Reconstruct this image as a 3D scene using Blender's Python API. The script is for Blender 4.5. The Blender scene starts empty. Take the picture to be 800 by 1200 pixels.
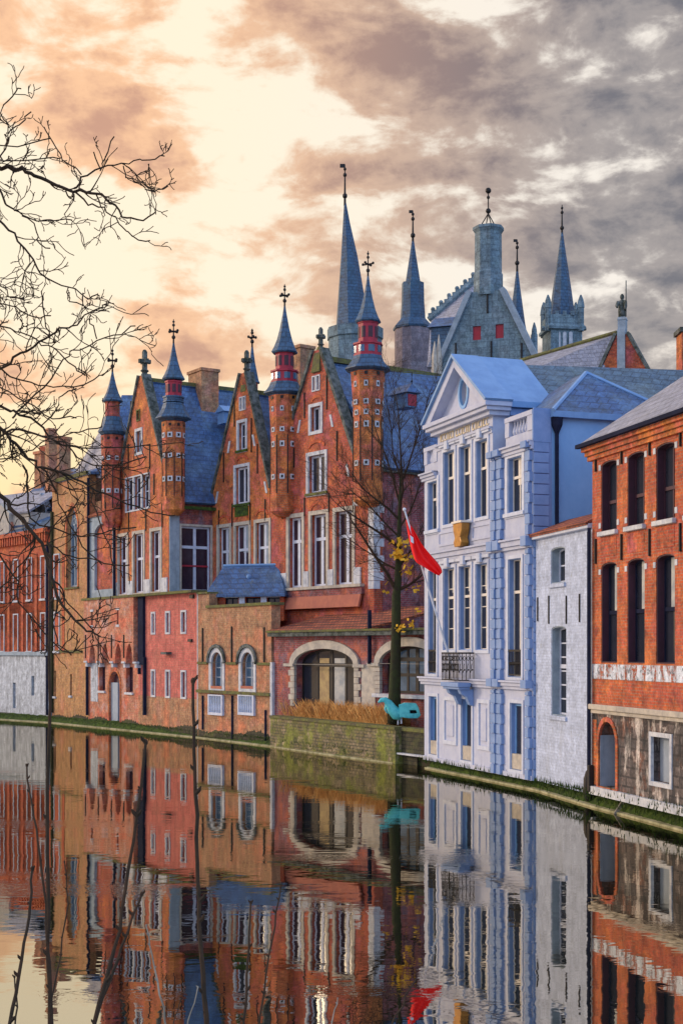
import bpy, bmesh, math, random
from mathutils import Vector, Matrix
from mathutils.geometry import tessellate_polygon
random.seed(7)
R = math.radians
SC = bpy.context.scene
COL = SC.collection
F_PX, CAM_H, HOR = 1600.0, 4.1, 762.0     # focal length in photo pixels, eye height over the water, horizon row

# ------------------------------------------------------------ camera
cd = bpy.data.cameras.new('camera'); cam = bpy.data.objects.new('camera', cd); COL.objects.link(cam)
cam.location = (0, 0, CAM_H); cam.rotation_euler = (R(90), 0, 0)
cd.sensor_fit = 'VERTICAL'; cd.sensor_height = 36; cd.sensor_width = 24
cd.lens = 36 * F_PX / 1200; cd.shift_y = 162 / 1200; cd.clip_start = .2; cd.clip_end = 6000
SC.camera = cam
SC.view_settings.view_transform = 'Standard'; SC.view_settings.look = 'None'
SC.view_settings.gamma = 1; SC.view_settings.use_curve_mapping = False
SC.view_settings.exposure = 0.60

# ------------------------------------------------------------ sun and sky
SUN_AZ, SUN_EL = -70, 17          # degrees from +Y (negative: to the left), elevation
wd = bpy.data.worlds.new('World'); SC.world = wd; wd.use_nodes = True
def build_world():
    nt = wd.node_tree; N = nt.nodes; L = nt.links
    N.clear()
    out = N.new('ShaderNodeOutputWorld'); bg = N.new('ShaderNodeBackground'); bg.inputs[1].default_value = .1
    L.new(bg.outputs[0], out.inputs[0])
    sky = N.new('ShaderNodeTexSky'); sky.sky_type = 'NISHITA'; sky.sun_disc = False
    sky.sun_elevation = R(SUN_EL); sky.sun_rotation = R(SUN_AZ % 360); sky.air_density = 1.2; sky.dust_density = 2
    tc = N.new('ShaderNodeTexCoord'); sep = N.new('ShaderNodeSeparateXYZ'); L.new(tc.outputs['Generated'], sep.inputs[0])
    def math_(op, a, b=None, clamp=False):
        n = N.new('ShaderNodeMath'); n.operation = op; n.use_clamp = clamp
        for i, v in enumerate((a, b)):
            if v is None: continue
            if isinstance(v, (int, float)): n.inputs[i].default_value = v
            else: L.new(v, n.inputs[i])
        return n.outputs[0]
    def mixc(f, a, b):
        n = N.new('ShaderNodeMix'); n.data_type = 'RGBA'
        for s, v in ((0, f), (6, a), (7, b)):
            if isinstance(v, (int, float)): n.inputs[s].default_value = v
            elif isinstance(v, tuple): n.inputs[s].default_value = (*v, 1)
            else: L.new(v, n.inputs[s])
        return n.outputs[2]
    def mr(v, a, b, c=0, d=1, smooth=True):
        n = N.new('ShaderNodeMapRange'); n.interpolation_type = 'SMOOTHSTEP' if smooth else 'LINEAR'; L.new(v, n.inputs[0])
        for i, q in enumerate((a, b, c, d)): n.inputs[i + 1].default_value = q
        return n.outputs[0]
    def noise(vec, scale, detail, rough, dist=0):
        n = N.new('ShaderNodeTexNoise'); L.new(vec, n.inputs['Vector']); n.inputs['Scale'].default_value = scale
        n.inputs['Detail'].default_value = detail; n.inputs['Roughness'].default_value = rough; n.inputs['Distortion'].default_value = dist
        return n.outputs['Fac']
    def mapping(scale, loc=(0, 0, 0), rot=(0, 0, 0)):
        n = N.new('ShaderNodeMapping'); L.new(tc.outputs['Generated'], n.inputs[0])
        n.inputs['Scale'].default_value = scale; n.inputs['Location'].default_value = loc; n.inputs['Rotation'].default_value = rot
        return n.outputs[0]
    X, Y, Z = sep.outputs
    big = noise(mapping((1.5, 1.5, 3.4), (3.1, .2, 1.35), (0, R(16), 0)), 3.2, 3, .5, .3)
    fine = noise(mapping((1.6, 1.6, 3.6), (7.3, 2.1, .2), (0, R(22), 0)), 8.0, 9, .56, .35)
    puff = noise(mapping((1.8, 1.8, 2.8), (1.3, 4.1, 5.2), (0, R(8), 0)), 22, 7, .6, .2)
    dens = math_('ADD', math_('ADD', math_('MULTIPLY', big, .44), math_('MULTIPLY', fine, .44)), math_('MULTIPLY', puff, .12))
    side = mr(X, -.16, .20)                                  # 0 towards the sunset, 1 away from it
    thr = math_('ADD', math_('ADD', dens, .002), math_('MULTIPLY', side, .034))
    high = mr(Z, .30, .42)
    thr = math_('ADD', thr, math_('MULTIPLY', high, .022))
    cover = mr(thr, .478, .545); thick = mr(math_('ADD', thr, math_('MULTIPLY', math_('SUBTRACT', puff, .5), .12)), .525, .645)
    light = mixc(side, (7.3, 6.3, 4.7), (6.6, 6.1, 5.5))
    low = mr(Z, .06, .26)
    light = mixc(low, mixc(side, (7.6, 5.5, 2.7), (5.8, 4.8, 3.9)), light)
    mid = mixc(side, (6.9, 4.1, 2.35), (2.7, 2.4, 2.3))
    dark = mixc(side, (4.4, 2.4, 1.6), (1.25, 1.2, 1.35))
    c = mixc(cover, light, mid); c = mixc(thick, c, dark)
    # the half of the sky behind the viewer is clearer and blue
    back = mr(Y, .35, -.25)
    blue = mixc(mr(Z, -.05, .8), (5.6, 7.8, 11.5), (4.2, 6.4, 11.0))
    c = mixc(back, c, mixc(mr(X, -.2, -.9), blue, (9.0, 7.4, 6.0)))
    up = mr(Z, .5, .8)
    c = mixc(math_('MULTIPLY', up, .7), c, (4.6, 5.2, 6.6))
    c = mixc(.06, c, sky.outputs[0])
    L.new(c, bg.inputs[0])
build_world()
sl = bpy.data.lights.new('sun', 'SUN'); sl.energy = 1.1; sl.angle = R(12); sl.color = (1, .80, .60)
sun = bpy.data.objects.new('sun', sl); COL.objects.link(sun)
sd = Vector((math.sin(R(SUN_AZ)) * math.cos(R(SUN_EL)), math.cos(R(SUN_AZ)) * math.cos(R(SUN_EL)), math.sin(R(SUN_EL))))
sun.rotation_euler = sd.to_track_quat('Z', 'Y').to_euler(); sun.location = sd * 50 + Vector((0, 40, 0))

# ------------------------------------------------------------ materials
def new_mat(name):
    m = bpy.data.materials.new(name); m.use_nodes = True
    return m, m.node_tree.nodes, m.node_tree.links, m.node_tree.nodes['Principled BSDF']
def _mix(N, L, f, a, b, mode='MIX'):
    n = N.new('ShaderNodeMix'); n.data_type = 'RGBA'; n.blend_type = mode
    for s, v in ((0, f), (6, a), (7, b)):
        if isinstance(v, (int, float)): n.inputs[s].default_value = v
        elif isinstance(v, tuple): n.inputs[s].default_value = (*v, 1)
        else: L.new(v, n.inputs[s])
    return n.outputs[2]
def _noise(N, L, vec, scale, detail=5, rough=.6, lo=.4, hi=.6):
    n = N.new('ShaderNodeTexNoise'); L.new(vec, n.inputs['Vector'])
    n.inputs['Scale'].default_value = scale; n.inputs['Detail'].default_value = detail; n.inputs['Roughness'].default_value = rough
    r = N.new('ShaderNodeMapRange'); L.new(n.outputs['Fac'], r.inputs[0]); r.inputs[1].default_value = lo; r.inputs[2].default_value = hi
    return r.outputs[0]
def _coords(N, L):
    tc = N.new('ShaderNodeTexCoord'); s = N.new('ShaderNodeSeparateXYZ'); L.new(tc.outputs['Object'], s.inputs[0])
    a = N.new('ShaderNodeMath'); a.operation = 'ADD'; L.new(s.outputs[0], a.inputs[0]); L.new(s.outputs[1], a.inputs[1])
    c = N.new('ShaderNodeCombineXYZ'); L.new(a.outputs[0], c.inputs[0]); L.new(s.outputs[2], c.inputs[1])
    return tc.outputs['Object'], c.outputs[0]
def bricks(name, c1, c2, mortar, patches=(), grime=.5, w=.24, h=.085, ms=.012, rough=.85, bump=.25, streak=.35):
    """Masonry: patches = [(colour, scale, lo, hi, strength)] are repairs and tints with a shape of their own."""
    m, N, L, P = new_mat(name); obj, uv = _coords(N, L)
    b = N.new('ShaderNodeTexBrick'); L.new(uv, b.inputs['Vector'])
    b.inputs['Color1'].default_value = (*c1, 1); b.inputs['Color2'].default_value = (*c2, 1); b.inputs['Mortar'].default_value = (*mortar, 1)
    b.inputs['Scale'].default_value = 1; b.inputs['Brick Width'].default_value = w; b.inputs['Row Height'].default_value = h
    b.inputs['Mortar Size'].default_value = ms; b.inputs['Mortar Smooth'].default_value = .3; b.inputs['Bias'].default_value = 0
    c = b.outputs['Color']
    for col, sc, lo, hi, st in patches:
        vec = obj
        if sc < 0:      # runs of lime and soot that follow the water down the wall
            mq = N.new('ShaderNodeMapping'); L.new(obj, mq.inputs[0]); mq.inputs['Scale'].default_value = (1, 1, .22); vec = mq.outputs[0]; sc = -sc
        f = _noise(N, L, vec, sc, 6, .65, lo, hi)
        q = N.new('ShaderNodeMath'); q.operation = 'MULTIPLY'; L.new(f, q.inputs[0]); q.inputs[1].default_value = st; q.use_clamp = True
        c = _mix(N, L, q.outputs[0], c, col)
    mot = _noise(N, L, obj, 2.2, 10, .82, .36, .64)
    g = N.new('ShaderNodeMapRange'); L.new(mot, g.inputs[0]); g.inputs[3].default_value = 1 - grime * 1.15; g.inputs[4].default_value = 1.35
    c = _mix(N, L, 1.0, c, _rgb(N, L, g.outputs[0]), 'MULTIPLY')
    ft = _noise(N, L, obj, 7.5, 6, .8, .40, .60)      # brick-to-brick weathering and soot
    g2 = N.new('ShaderNodeMapRange'); L.new(ft, g2.inputs[0]); g2.inputs[3].default_value = 1 - grime * .55; g2.inputs[4].default_value = 1.18
    c = _mix(N, L, 1.0, c, _rgb(N, L, g2.outputs[0]), 'MULTIPLY')
    # rain streaks
    mp = N.new('ShaderNodeMapping'); L.new(obj, mp.inputs[0]); mp.inputs['Scale'].default_value = (2.4, 2.4, .28)
    s = _noise(N, L, mp.outputs[0], 1.5, 6, .75, .50, .68)
    q = N.new('ShaderNodeMath'); q.operation = 'MULTIPLY'; L.new(s, q.inputs[0]); q.inputs[1].default_value = streak; q.use_clamp = True
    c = _mix(N, L, q.outputs[0], c, (.035, .03, .028))
    L.new(c, P.inputs['Base Color']); P.inputs['Roughness'].default_value = rough
    bp = N.new('ShaderNodeBump'); bp.inputs['Strength'].default_value = bump; bp.inputs['Distance'].default_value = .02
    inv = N.new('ShaderNodeMath'); inv.operation = 'SUBTRACT'; inv.inputs[0].default_value = 1; L.new(b.outputs['Fac'], inv.inputs[1])
    L.new(inv.outputs[0], bp.inputs['Height']); L.new(bp.outputs[0], P.inputs['Normal'])
    return m
def _rgb(N, L, v):
    c = N.new('ShaderNodeCombineColor')
    for i in range(3): L.new(v, c.inputs[i])
    return c.outputs[0]
def plain(name, c1, c2=None, scale=3, rough=.7, metal=0, lo=.4, hi=.62, bump=0, streak=0, streak_col=(.04, .04, .035), spec=.4):
    m, N, L, P = new_mat(name); obj, uv = _coords(N, L)
    c2 = c2 or tuple(v * .7 for v in c1)
    c = _mix(N, L, _noise(N, L, obj, scale, 7, .68, lo, hi), c1, c2)
    if streak:
        mp = N.new('ShaderNodeMapping'); L.new(obj, mp.inputs[0]); mp.inputs['Scale'].default_value = (3.0, 3.0, .35)
        s = _noise(N, L, mp.outputs[0], 1.6, 6, .7, .5, .78)
        q = N.new('ShaderNodeMath'); q.operation = 'MULTIPLY'; L.new(s, q.inputs[0]); q.inputs[1].default_value = streak; q.use_clamp = True
        c = _mix(N, L, q.outputs[0], c, streak_col)
    L.new(c, P.inputs['Base Color']); P.inputs['Roughness'].default_value = rough; P.inputs['Metallic'].default_value = metal
    P.inputs['Specular IOR Level'].default_value = spec
    if bump:
        bp = N.new('ShaderNodeBump'); bp.inputs['Strength'].default_value = bump; bp.inputs['Distance'].default_value = .04
        L.new(_noise(N, L, obj, scale * 3, 8, .7, .2, .8), bp.inputs['Height']); L.new(bp.outputs[0], P.inputs['Normal'])
    return m

def glassm(name, c1, c2, scale, rough, spec=.5):
    m = plain(name, c1, c2, scale, rough, spec=.5); P = m.node_tree.nodes['Principled BSDF']; P.inputs['IOR'].default_value = 1.40; return m
M = {}
M['brick_orange'] = bricks('orange_brick', (.66, .155, .030), (.50, .085, .022), (.36, .19, .10), [((.78, .26, .05), .8, .47, .62, .75), ((.56, .12, .10), 1.1, .50, .62, .7), ((.22, .045, .035), 1.5, .56, .64, .7)], grime=.55)
M['brick_red'] = bricks('red_brick', (.58, .095, .032), (.42, .055, .024), (.32, .15, .10), [((.74, .20, .05), .8, .48, .62, .7), ((.52, .11, .13), 1.0, .50, .62, .75), ((.18, .035, .045), 1.6, .56, .66, .7)], grime=.55)
M['brick_scarlet'] = bricks('scarlet_brick', (.62, .095, .024), (.50, .060, .018), (.34, .13, .08), [((.62, .16, .035), .7, .48, .66, .6)], grime=.5)
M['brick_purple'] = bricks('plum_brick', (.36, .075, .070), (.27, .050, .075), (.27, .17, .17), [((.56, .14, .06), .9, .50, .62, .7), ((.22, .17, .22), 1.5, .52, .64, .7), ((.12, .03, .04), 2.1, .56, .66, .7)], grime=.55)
M['brick_tan'] = bricks('tan_brick', (.48, .24, .115), (.38, .165, .085), (.42, .27, .15), [((.66, .20, .09), .8, .48, .62, .75), ((.56, .24, .17), 1.3, .52, .64, .6), ((.26, .16, .11), 1.9, .56, .66, .6)], grime=.5)
M['brick_yellow'] = bricks('ochre_brick', (.52, .255, .085), (.44, .19, .065), (.48, .30, .16), [((.62, .20, .09), .7, .50, .64, .7), ((.44, .26, .17), 1.4, .53, .66, .5)], grime=.45)
M['brick_pink'] = bricks('pink_brick', (.58, .12, .095), (.50, .09, .080), (.44, .18, .13), [((.62, .20, .13), .8, .50, .64, .6), ((.36, .09, .10), 1.6, .54, .66, .5)], grime=.35, bump=.1)
M['brick_peach'] = bricks('peach_brick', (.60, .24, .13), (.52, .15, .09), (.48, .28, .18), [((.62, .12, .06), .9, .48, .62, .75), ((.52, .34, .32), 1.5, .53, .64, .7)], grime=.45)
M['brick_house'] = bricks('warehouse_brick', (.62, .120, .030), (.46, .070, .022), (.40, .19, .12), [((.74, .22, .05), .7, .48, .64, .65), ((.50, .09, .08), 1.2, .50, .62, .5), ((.20, .035, .03), 1.9, .57, .66, .7)], grime=.5, w=.23, h=.078)
M['weathered'] = bricks('weathered_stone_brick', (.17, .13, .12), (.10, .085, .085), (.06, .05, .05), [((.30, .11, .06), 1.2, .52, .62, .7), ((.66, .58, .52), -3.2, .52, .60, .9), ((.03, .03, .035), -2.1, .50, .58, .85), ((.60, .52, .46), 2.4, .60, .66, .8)], grime=.6, w=.5, h=.24, ms=.03, streak=.5)
M['rubble'] = bricks('mossy_rubble', (.26, .20, .12), (.20, .16, .05), (.10, .09, .05), [((.22, .25, .02), .9, .46, .6, .8), ((.07, .08, .03), 1.3, .55, .66, .7), ((.42, .30, .20), 2.3, .56, .64, .6)], grime=.6, w=.26, h=.12, ms=.02)
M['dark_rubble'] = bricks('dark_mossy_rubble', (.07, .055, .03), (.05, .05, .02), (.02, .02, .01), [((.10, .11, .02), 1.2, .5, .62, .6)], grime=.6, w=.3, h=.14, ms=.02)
M['whitewash'] = bricks('blue_grey_whitewash', (.43, .485, .63), (.41, .465, .61), (.39, .44, .58), [((.34, .37, .45), -1.6, .54, .68, .55), ((.30, .32, .36), 3.0, .62, .68, .7)], grime=.22, bump=.5, streak=.10)
M['lime'] = bricks('stained_limewash', (.52, .55, .60), (.47, .50, .56), (.42, .45, .50), [((.25, .26, .29), -2.2, .54, .66, .7), ((.16, .17, .16), 1.4, .60, .70, .6)], grime=.35, bump=.2, streak=.45)
M['lavender'] = plain('lavender_paint', (.52, .54, .66), (.43, .46, .61), 2.2, .7, streak=.28, streak_col=(.25, .27, .36))
M['blue_paint'] = plain('pale_blue_paint', (.23, .43, .72), (.19, .38, .67), 1.6, .6, streak=.12, streak_col=(.18, .26, .40))  # on the side walls this colour carries the blue of their shade
M['violet_blue'] = plain('blue_quoin_paint', (.22, .32, .56), (.17, .27, .50), 2.5, .6)  # quoin colour; on the window linings it imitates shaded reveals
M['trim_white'] = plain('white_trim_paint', (.60, .63, .74), (.48, .52, .65), 4, .6, streak=.2, streak_col=(.2, .2, .24))
M['cream_wood'] = plain('cream_sash_paint', (.80, .72, .62), (.70, .62, .54), 5, .45)  # sash colour, also the painted sky reflection on the upper panes
M['stone'] = plain('pale_limestone', (.56, .49, .40), (.38, .34, .30), 3, .85, bump=.3, streak=.35)
M['white_stone'] = plain('white_dressed_stone', (.64, .64, .66), (.42, .44, .50), 3.5, .85, bump=.3, streak=.3)
M['blue_stone'] = plain('blue_grey_stone', (.34, .40, .46), (.24, .29, .34), 2.4, .85, bump=.3, streak=.35)
M['tower_stone'] = bricks('tower_stone', (.19, .27, .31), (.15, .22, .27), (.11, .16, .20), [((.27, .32, .36), .5, .5, .66, .7), ((.10, .15, .16), .9, .54, .7, .6)], grime=.45, w=.7, h=.35, ms=.02, streak=.4)
M['pink_stone'] = bricks('pinkish_tower_brick', (.26, .20, .22), (.21, .17, .20), (.16, .14, .16), [((.36, .32, .36), .9, .52, .64, .7)], grime=.4, w=.5, h=.25, streak=.3)
M['slate'] = bricks('blue_slate', (.055, .130, .30), (.045, .105, .25), (.03, .07, .17), [((.11, .21, .36), .7, .48, .64, .7), ((.05, .08, .13), 1.3, .52, .66, .6), ((.12, .15, .14), 2.4, .58, .68, .5)], grime=.4, w=.36, h=.24, ms=.022, rough=.5, bump=.7, streak=.15)
M['slate_dark'] = bricks('dark_slate', (.040, .10, .19), (.034, .085, .165), (.02, .05, .10), [((.05, .13, .20), .5, .5, .7, .6)], grime=.35, w=.36, h=.24, ms=.022, rough=.55, bump=.7, streak=.15)
M['slate_teal'] = bricks('greenish_slate', (.10, .165, .235), (.075, .13, .20), (.05, .085, .13), [((.15, .21, .25), .7, .48, .64, .7), ((.07, .10, .10), 1.6, .54, .7, .6)], grime=.4, w=.36, h=.24, ms=.022, rough=.55, bump=.7, streak=.2)
M['slate_grey'] = bricks('grey_slate', (.30, .30, .36), (.25, .25, .31), (.18, .18, .22), [((.38, .36, .38), .6, .5, .7, .5)], grime=.3, w=.36, h=.24, ms=.022, rough=.55, bump=.7, streak=.15)
M['lead'] = plain('sheet_lead', (.20, .36, .62), (.15, .29, .54), 1.5, .45, streak=.15, streak_col=(.15, .2, .28))
M['tile'] = bricks('red_roof_tile', (.50, .13, .045), (.34, .075, .035), (.12, .035, .025), [((.28, .10, .07), 1.2, .54, .7, .5), ((.60, .20, .07), .9, .54, .68, .5)], grime=.5, w=.22, h=.12, ms=.025, streak=.2)
M['terracotta'] = plain('terracotta_render', (.50, .17, .10), (.40, .13, .09), 1.4, .85, streak=.3)
M['timber_red'] = plain('crimson_painted_wood', (.42, .022, .045), (.30, .018, .040), 3, .55)
M['iron'] = plain('black_iron', (.015, .015, .018), (.03, .022, .018), 6, .6, metal=.3)
M['pipe'] = plain('dark_blue_lead_pipe', (.018, .022, .050), (.012, .014, .03), 3, .9, spec=.1)
M['gold'] = plain('dull_gilding', (.50, .24, .045), (.34, .15, .035), 6, .4, metal=.3)
M['moss'] = plain('moss', (.075, .125, .014), (.025, .045, .010), 4, 1, bump=1, lo=.38, hi=.6)
M['moss_stone'] = plain('moss_stained_coping', (.17, .17, .045), (.10, .085, .05), 4, .95, bump=.6)
M['dark_coping'] = plain('mossy_dark_coping', (.035, .045, .035), (.17, .18, .17), 3.4, .9, bump=.6)
M['lip'] = plain('worn_kerb_lip', (.44, .40, .24), (.20, .19, .09), 3, .9)
M['glass'] = glassm('window_glass', (.020, .026, .040), (.035, .035, .05), .7, .06, spec=.9)
M['glass_blue'] = glassm('blue_window_glass', (.05, .10, .17), (.10, .17, .27), 1.2, .08, spec=.9)
M['glass_dark'] = glassm('plum_window_glass', (.030, .016, .030), (.055, .03, .045), .9, .12, spec=.7)
M['curtain'] = plain('drawn_cream_curtain', (.52, .50, .46), (.30, .32, .34), 2, .8)
M['amber_blind'] = plain('amber_blind', (.45, .32, .14), (.30, .2, .1), 3, .7)
M['shutter'] = plain('red_shutter', (.40, .012, .030), (.30, .012, .028), 3, .5)
M['door'] = plain('dark_plum_door', (.07, .022, .04), (.05, .02, .03), 4, .6)
M['panel_grey'] = plain('grey_door_panel', (.34, .39, .46), (.28, .33, .40), 3, .7, streak=.3)
M['bark'] = plain('bark', (.055, .028, .014), (.028, .018, .010), 6, .95, bump=.4)
M['bark_green'] = plain('algae_bark', (.028, .024, .012), (.035, .045, .012), 4, .95, bump=.4)
M['leaf_yellow'] = plain('yellow_leaf', (.85, .50, .02), (.60, .28, .02), 6, .7)
M['flag_red'] = plain('red_bunting', (.95, .010, .010), (.86, .006, .008), 1.5, .75)
M['pole_white'] = plain('white_pole_paint', (.72, .74, .80), (.60, .63, .70), 3, .4)
M['teal'] = plain('turquoise_paint', (.12, .60, .64), (.05, .40, .46), 3, .4, bump=.2)
M['straw'] = plain('dry_grass', (.68, .36, .11), (.50, .22, .06), 3, .9)
M['bark_dead'] = plain('pale_weathered_wood', (.30, .27, .22), (.16, .14, .11), 5, .9)
M['tree_bush'] = plain('brown_seed_heads', (.30, .11, .03), (.2, .08, .02), 5, .9)

# ------------------------------------------------------------ mesh helpers
def tag(o, label=None, cat=None, group=None, kind=None):
    if label: o['label'] = label
    if cat: o['category'] = cat
    if group: o['group'] = group
    if kind: o['kind'] = kind
    return o
class MB:
    def __init__(s): s.v = []; s.f = []
    def add(s, vs, fs):
        n = len(s.v); s.v += [tuple(p) for p in vs]; s.f += [tuple(i + n for i in q) for q in fs]; return s
    def box(s, x0, x1, y0, y1, z0, z1):
        return s.add([(x0, y0, z0), (x1, y0, z0), (x1, y1, z0), (x0, y1, z0), (x0, y0, z1), (x1, y0, z1), (x1, y1, z1), (x0, y1, z1)],
                     [(0, 3, 2, 1), (4, 5, 6, 7), (0, 1, 5, 4), (1, 2, 6, 5), (2, 3, 7, 6), (3, 0, 4, 7)])
    def rbox(s, c, size, ang):
        ca, sa = math.cos(ang), math.sin(ang); hx, hy, hz = size[0] / 2, size[1] / 2, size[2] / 2
        vs = [(c[0] + x * ca - y * sa, c[1] + x * sa + y * ca, c[2] + z) for z in (-hz, hz) for x, y in ((-hx, -hy), (hx, -hy), (hx, hy), (-hx, hy))]
        return s.add(vs, [(0, 3, 2, 1), (4, 5, 6, 7), (0, 1, 5, 4), (1, 2, 6, 5), (2, 3, 7, 6), (3, 0, 4, 7)])
    def poly(s, loops, d0, d1, axis='f'):
        """Plate in the (a, b) plane with holes; d0..d1 is its depth. axis f: a = x, depth = y; s: a = y, depth = x."""
        P = (lambda a, b, d: (a, d, b)) if axis == 'f' else (lambda a, b, d: (d, a, b))
        flat = [p for l in loops for p in l]; n = len(flat)
        tris = tessellate_polygon([[Vector((a, b, 0)) for a, b in l] for l in loops])
        vs = [P(a, b, d0) for a, b in flat] + [P(a, b, d1) for a, b in flat]
        fs = [tuple(t) for t in tris] + [tuple(i + n for i in reversed(t)) for t in tris]
        k = 0
        for l in loops:
            for i in range(len(l)):
                j = (i + 1) % len(l); fs.append((k + i, k + j, k + j + n, k + i + n))
            k += len(l)
        return s.add(vs, fs)
    def tube(s, pts, rad, n=6, cap=True):
        rings = []; up = Vector((0, 0, 1))
        pts = [Vector(p) for p in pts]
        if isinstance(rad, (int, float)): rad = [rad] * len(pts)
        for i, p in enumerate(pts):
            d = (pts[min(i + 1, len(pts) - 1)] - pts[max(i - 1, 0)])
            d = d.normalized() if d.length > 1e-9 else up
            a = d.cross(up if abs(d.z) < .95 else Vector((1, 0, 0))).normalized(); b = d.cross(a)
            rings.append([p + (a * math.cos(2 * math.pi * k / n) + b * math.sin(2 * math.pi * k / n)) * rad[i] for k in range(n)])
        vs = [q for r in rings for q in r]; fs = []
        for i in range(len(pts) - 1):
            for k in range(n): fs.append((i * n + k, i * n + (k + 1) % n, (i + 1) * n + (k + 1) % n, (i + 1) * n + k))
        if cap: fs += [tuple(reversed(range(n))), tuple((len(pts) - 1) * n + k for k in range(n))]
        return s.add(vs, fs)
    def lathe(s, prof, c=(0, 0), n=8, rot=None):
        """prof = [(radius, z)] bottom to top."""
        rot = math.pi / n if rot is None else rot
        vs = [(c[0] + max(r, .001) * math.cos(rot + 2 * math.pi * k / n), c[1] + max(r, .001) * math.sin(rot + 2 * math.pi * k / n), z) for r, z in prof for k in range(n)]
        fs = [(i * n + k, i * n + (k + 1) % n, (i + 1) * n + (k + 1) % n, (i + 1) * n + k) for i in range(len(prof) - 1) for k in range(n)]
        fs += [tuple(reversed(range(n))), tuple((len(prof) - 1) * n + k for k in range(n))]
        return s.add(vs, fs)
    def ball(s, c, r, n=8, sz=1):
        return s.lathe([(r * math.sin(math.pi * i / 5), c[2] - sz * r * math.cos(math.pi * i / 5)) for i in range(6)], (c[0], c[1]), n)
    def build(s, name, mat, parent=None, smooth=False, label=None, bevel=0):
        me = bpy.data.meshes.new(name); me.from_pydata(s.v, [], s.f)
        bm = bmesh.new(); bm.from_mesh(me); bmesh.ops.recalc_face_normals(bm, faces=bm.faces); bm.to_mesh(me); bm.free()
        me.materials.append(M[mat] if isinstance(mat, str) else mat)
        if smooth:
            for p in me.polygons: p.use_smooth = True
        o = bpy.data.objects.new(name, me); COL.objects.link(o)
        if parent: o.parent = parent
        if label: o['label'] = label
        if bevel:
            b = o.modifiers.new('bevel', 'BEVEL'); b.width = bevel; b.segments = 2; b.limit_method = 'ANGLE'
        return o
def B(name, mat, parent, *a, **k): return MB().box(*a).build(name, mat, parent, **k)
def rect(a0, a1, b0, b1): return [(a0, b0), (a1, b0), (a1, b1), (a0, b1)]
def arch(a0, a1, b0, b1, rise=None, n=10, pointed=False):
    """Opening with an arched top that reaches b1; rise is the height of the arch."""
    w = (a1 - a0) / 2; c = (a0 + a1) / 2; rise = w if rise is None else rise
    pts = [(a0, b0), (a1, b0)]
    for i in range(n + 1):
        t = i / n
        if pointed:
            x = w * (1 - 2 * t); y = rise * (1 - abs(1 - 2 * t) ** 1.7)
        else:
            x = w * math.cos(math.pi * t); y = rise * math.sin(math.pi * t)
        pts.append((c + x, b1 - rise + y))
    return pts
def grow(l, d):
    """The loop pushed outwards by d (convex loops)."""
    cx = sum(p[0] for p in l) / len(l); n = len(l); out = []
    area = sum(l[i][0] * l[(i + 1) % n][1] - l[(i + 1) % n][0] * l[i][1] for i in range(n)); sg = 1 if area > 0 else -1
    for i in range(n):
        p0, p1, p2 = Vector(l[i - 1]), Vector(l[i]), Vector(l[(i + 1) % n])
        e1 = (p1 - p0); e2 = (p2 - p1)
        if e1.length < 1e-6 or e2.length < 1e-6: out.append(tuple(p1)); continue
        n1 = Vector((e1.y, -e1.x)).normalized() * sg; n2 = Vector((e2.y, -e2.x)).normalized() * sg
        b = (n1 + n2); b = b / max(b.length_squared, .3) * 2
        out.append(tuple(p1 + b * d))
    return out
def W(px, py, D): return Vector(((px - 400) / F_PX * D, D, CAM_H + (HOR - py) / F_PX * D))

class Fac:
    """A thing standing on a facade line: local x runs along the facade, local y into the building, z up. Its plan comes from one
    surveyed point (column x0 at distance D0) and the direction in which its courses converge."""
    def __init__(s, name, label, cat, x0, D0, xv, group=None):
        k = (400 - xv) / F_PX; l = math.hypot(k, 1)
        s.t = Vector((k / l, -1 / l)); s.m = Vector((1 / l, k / l)); s.O = Vector(((x0 - 400) / F_PX * D0, D0))
        e = bpy.data.objects.new(name, None); COL.objects.link(e); e.location = (s.O.x, s.O.y, 0); e.rotation_euler = (0, 0, math.atan2(s.t.y, s.t.x))
        e.empty_display_size = .3; s.o = e; s.holes = []
        tag(e, label, cat, group)
    def uz(s, px, py=762, w=0):
        d = Vector(((px - 400) / F_PX, 1)); Q = s.O + s.m * w
        D = (Q.x * s.t.y - Q.y * s.t.x) / (d.x * s.t.y - d.y * s.t.x)
        return (d * D - Q).dot(s.t), CAM_H + (HOR - py) / F_PX * D
    def u(s, px, w=0): return s.uz(px, 762, w)[0]
    def z(s, px, py, w=0): return s.uz(px, py, w)[1]
    def wz(s, px, py, U):
        """On the side plane at x = U: (depth, z)."""
        d = Vector(((px - 400) / F_PX, 1)); Q = s.O + s.t * U
        D = (Q.x * s.m.y - Q.y * s.m.x) / (d.x * s.m.y - d.y * s.m.x)
        return (d * D - Q).dot(s.m), CAM_H + (HOR - py) / F_PX * D
    def loc(s, p):
        q = Vector((p[0], p[1])) - s.O; return Vector((q.dot(s.t), q.dot(s.m), p[2]))
    def P(s, px, py, D): return s.loc(W(px, py, D))

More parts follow.
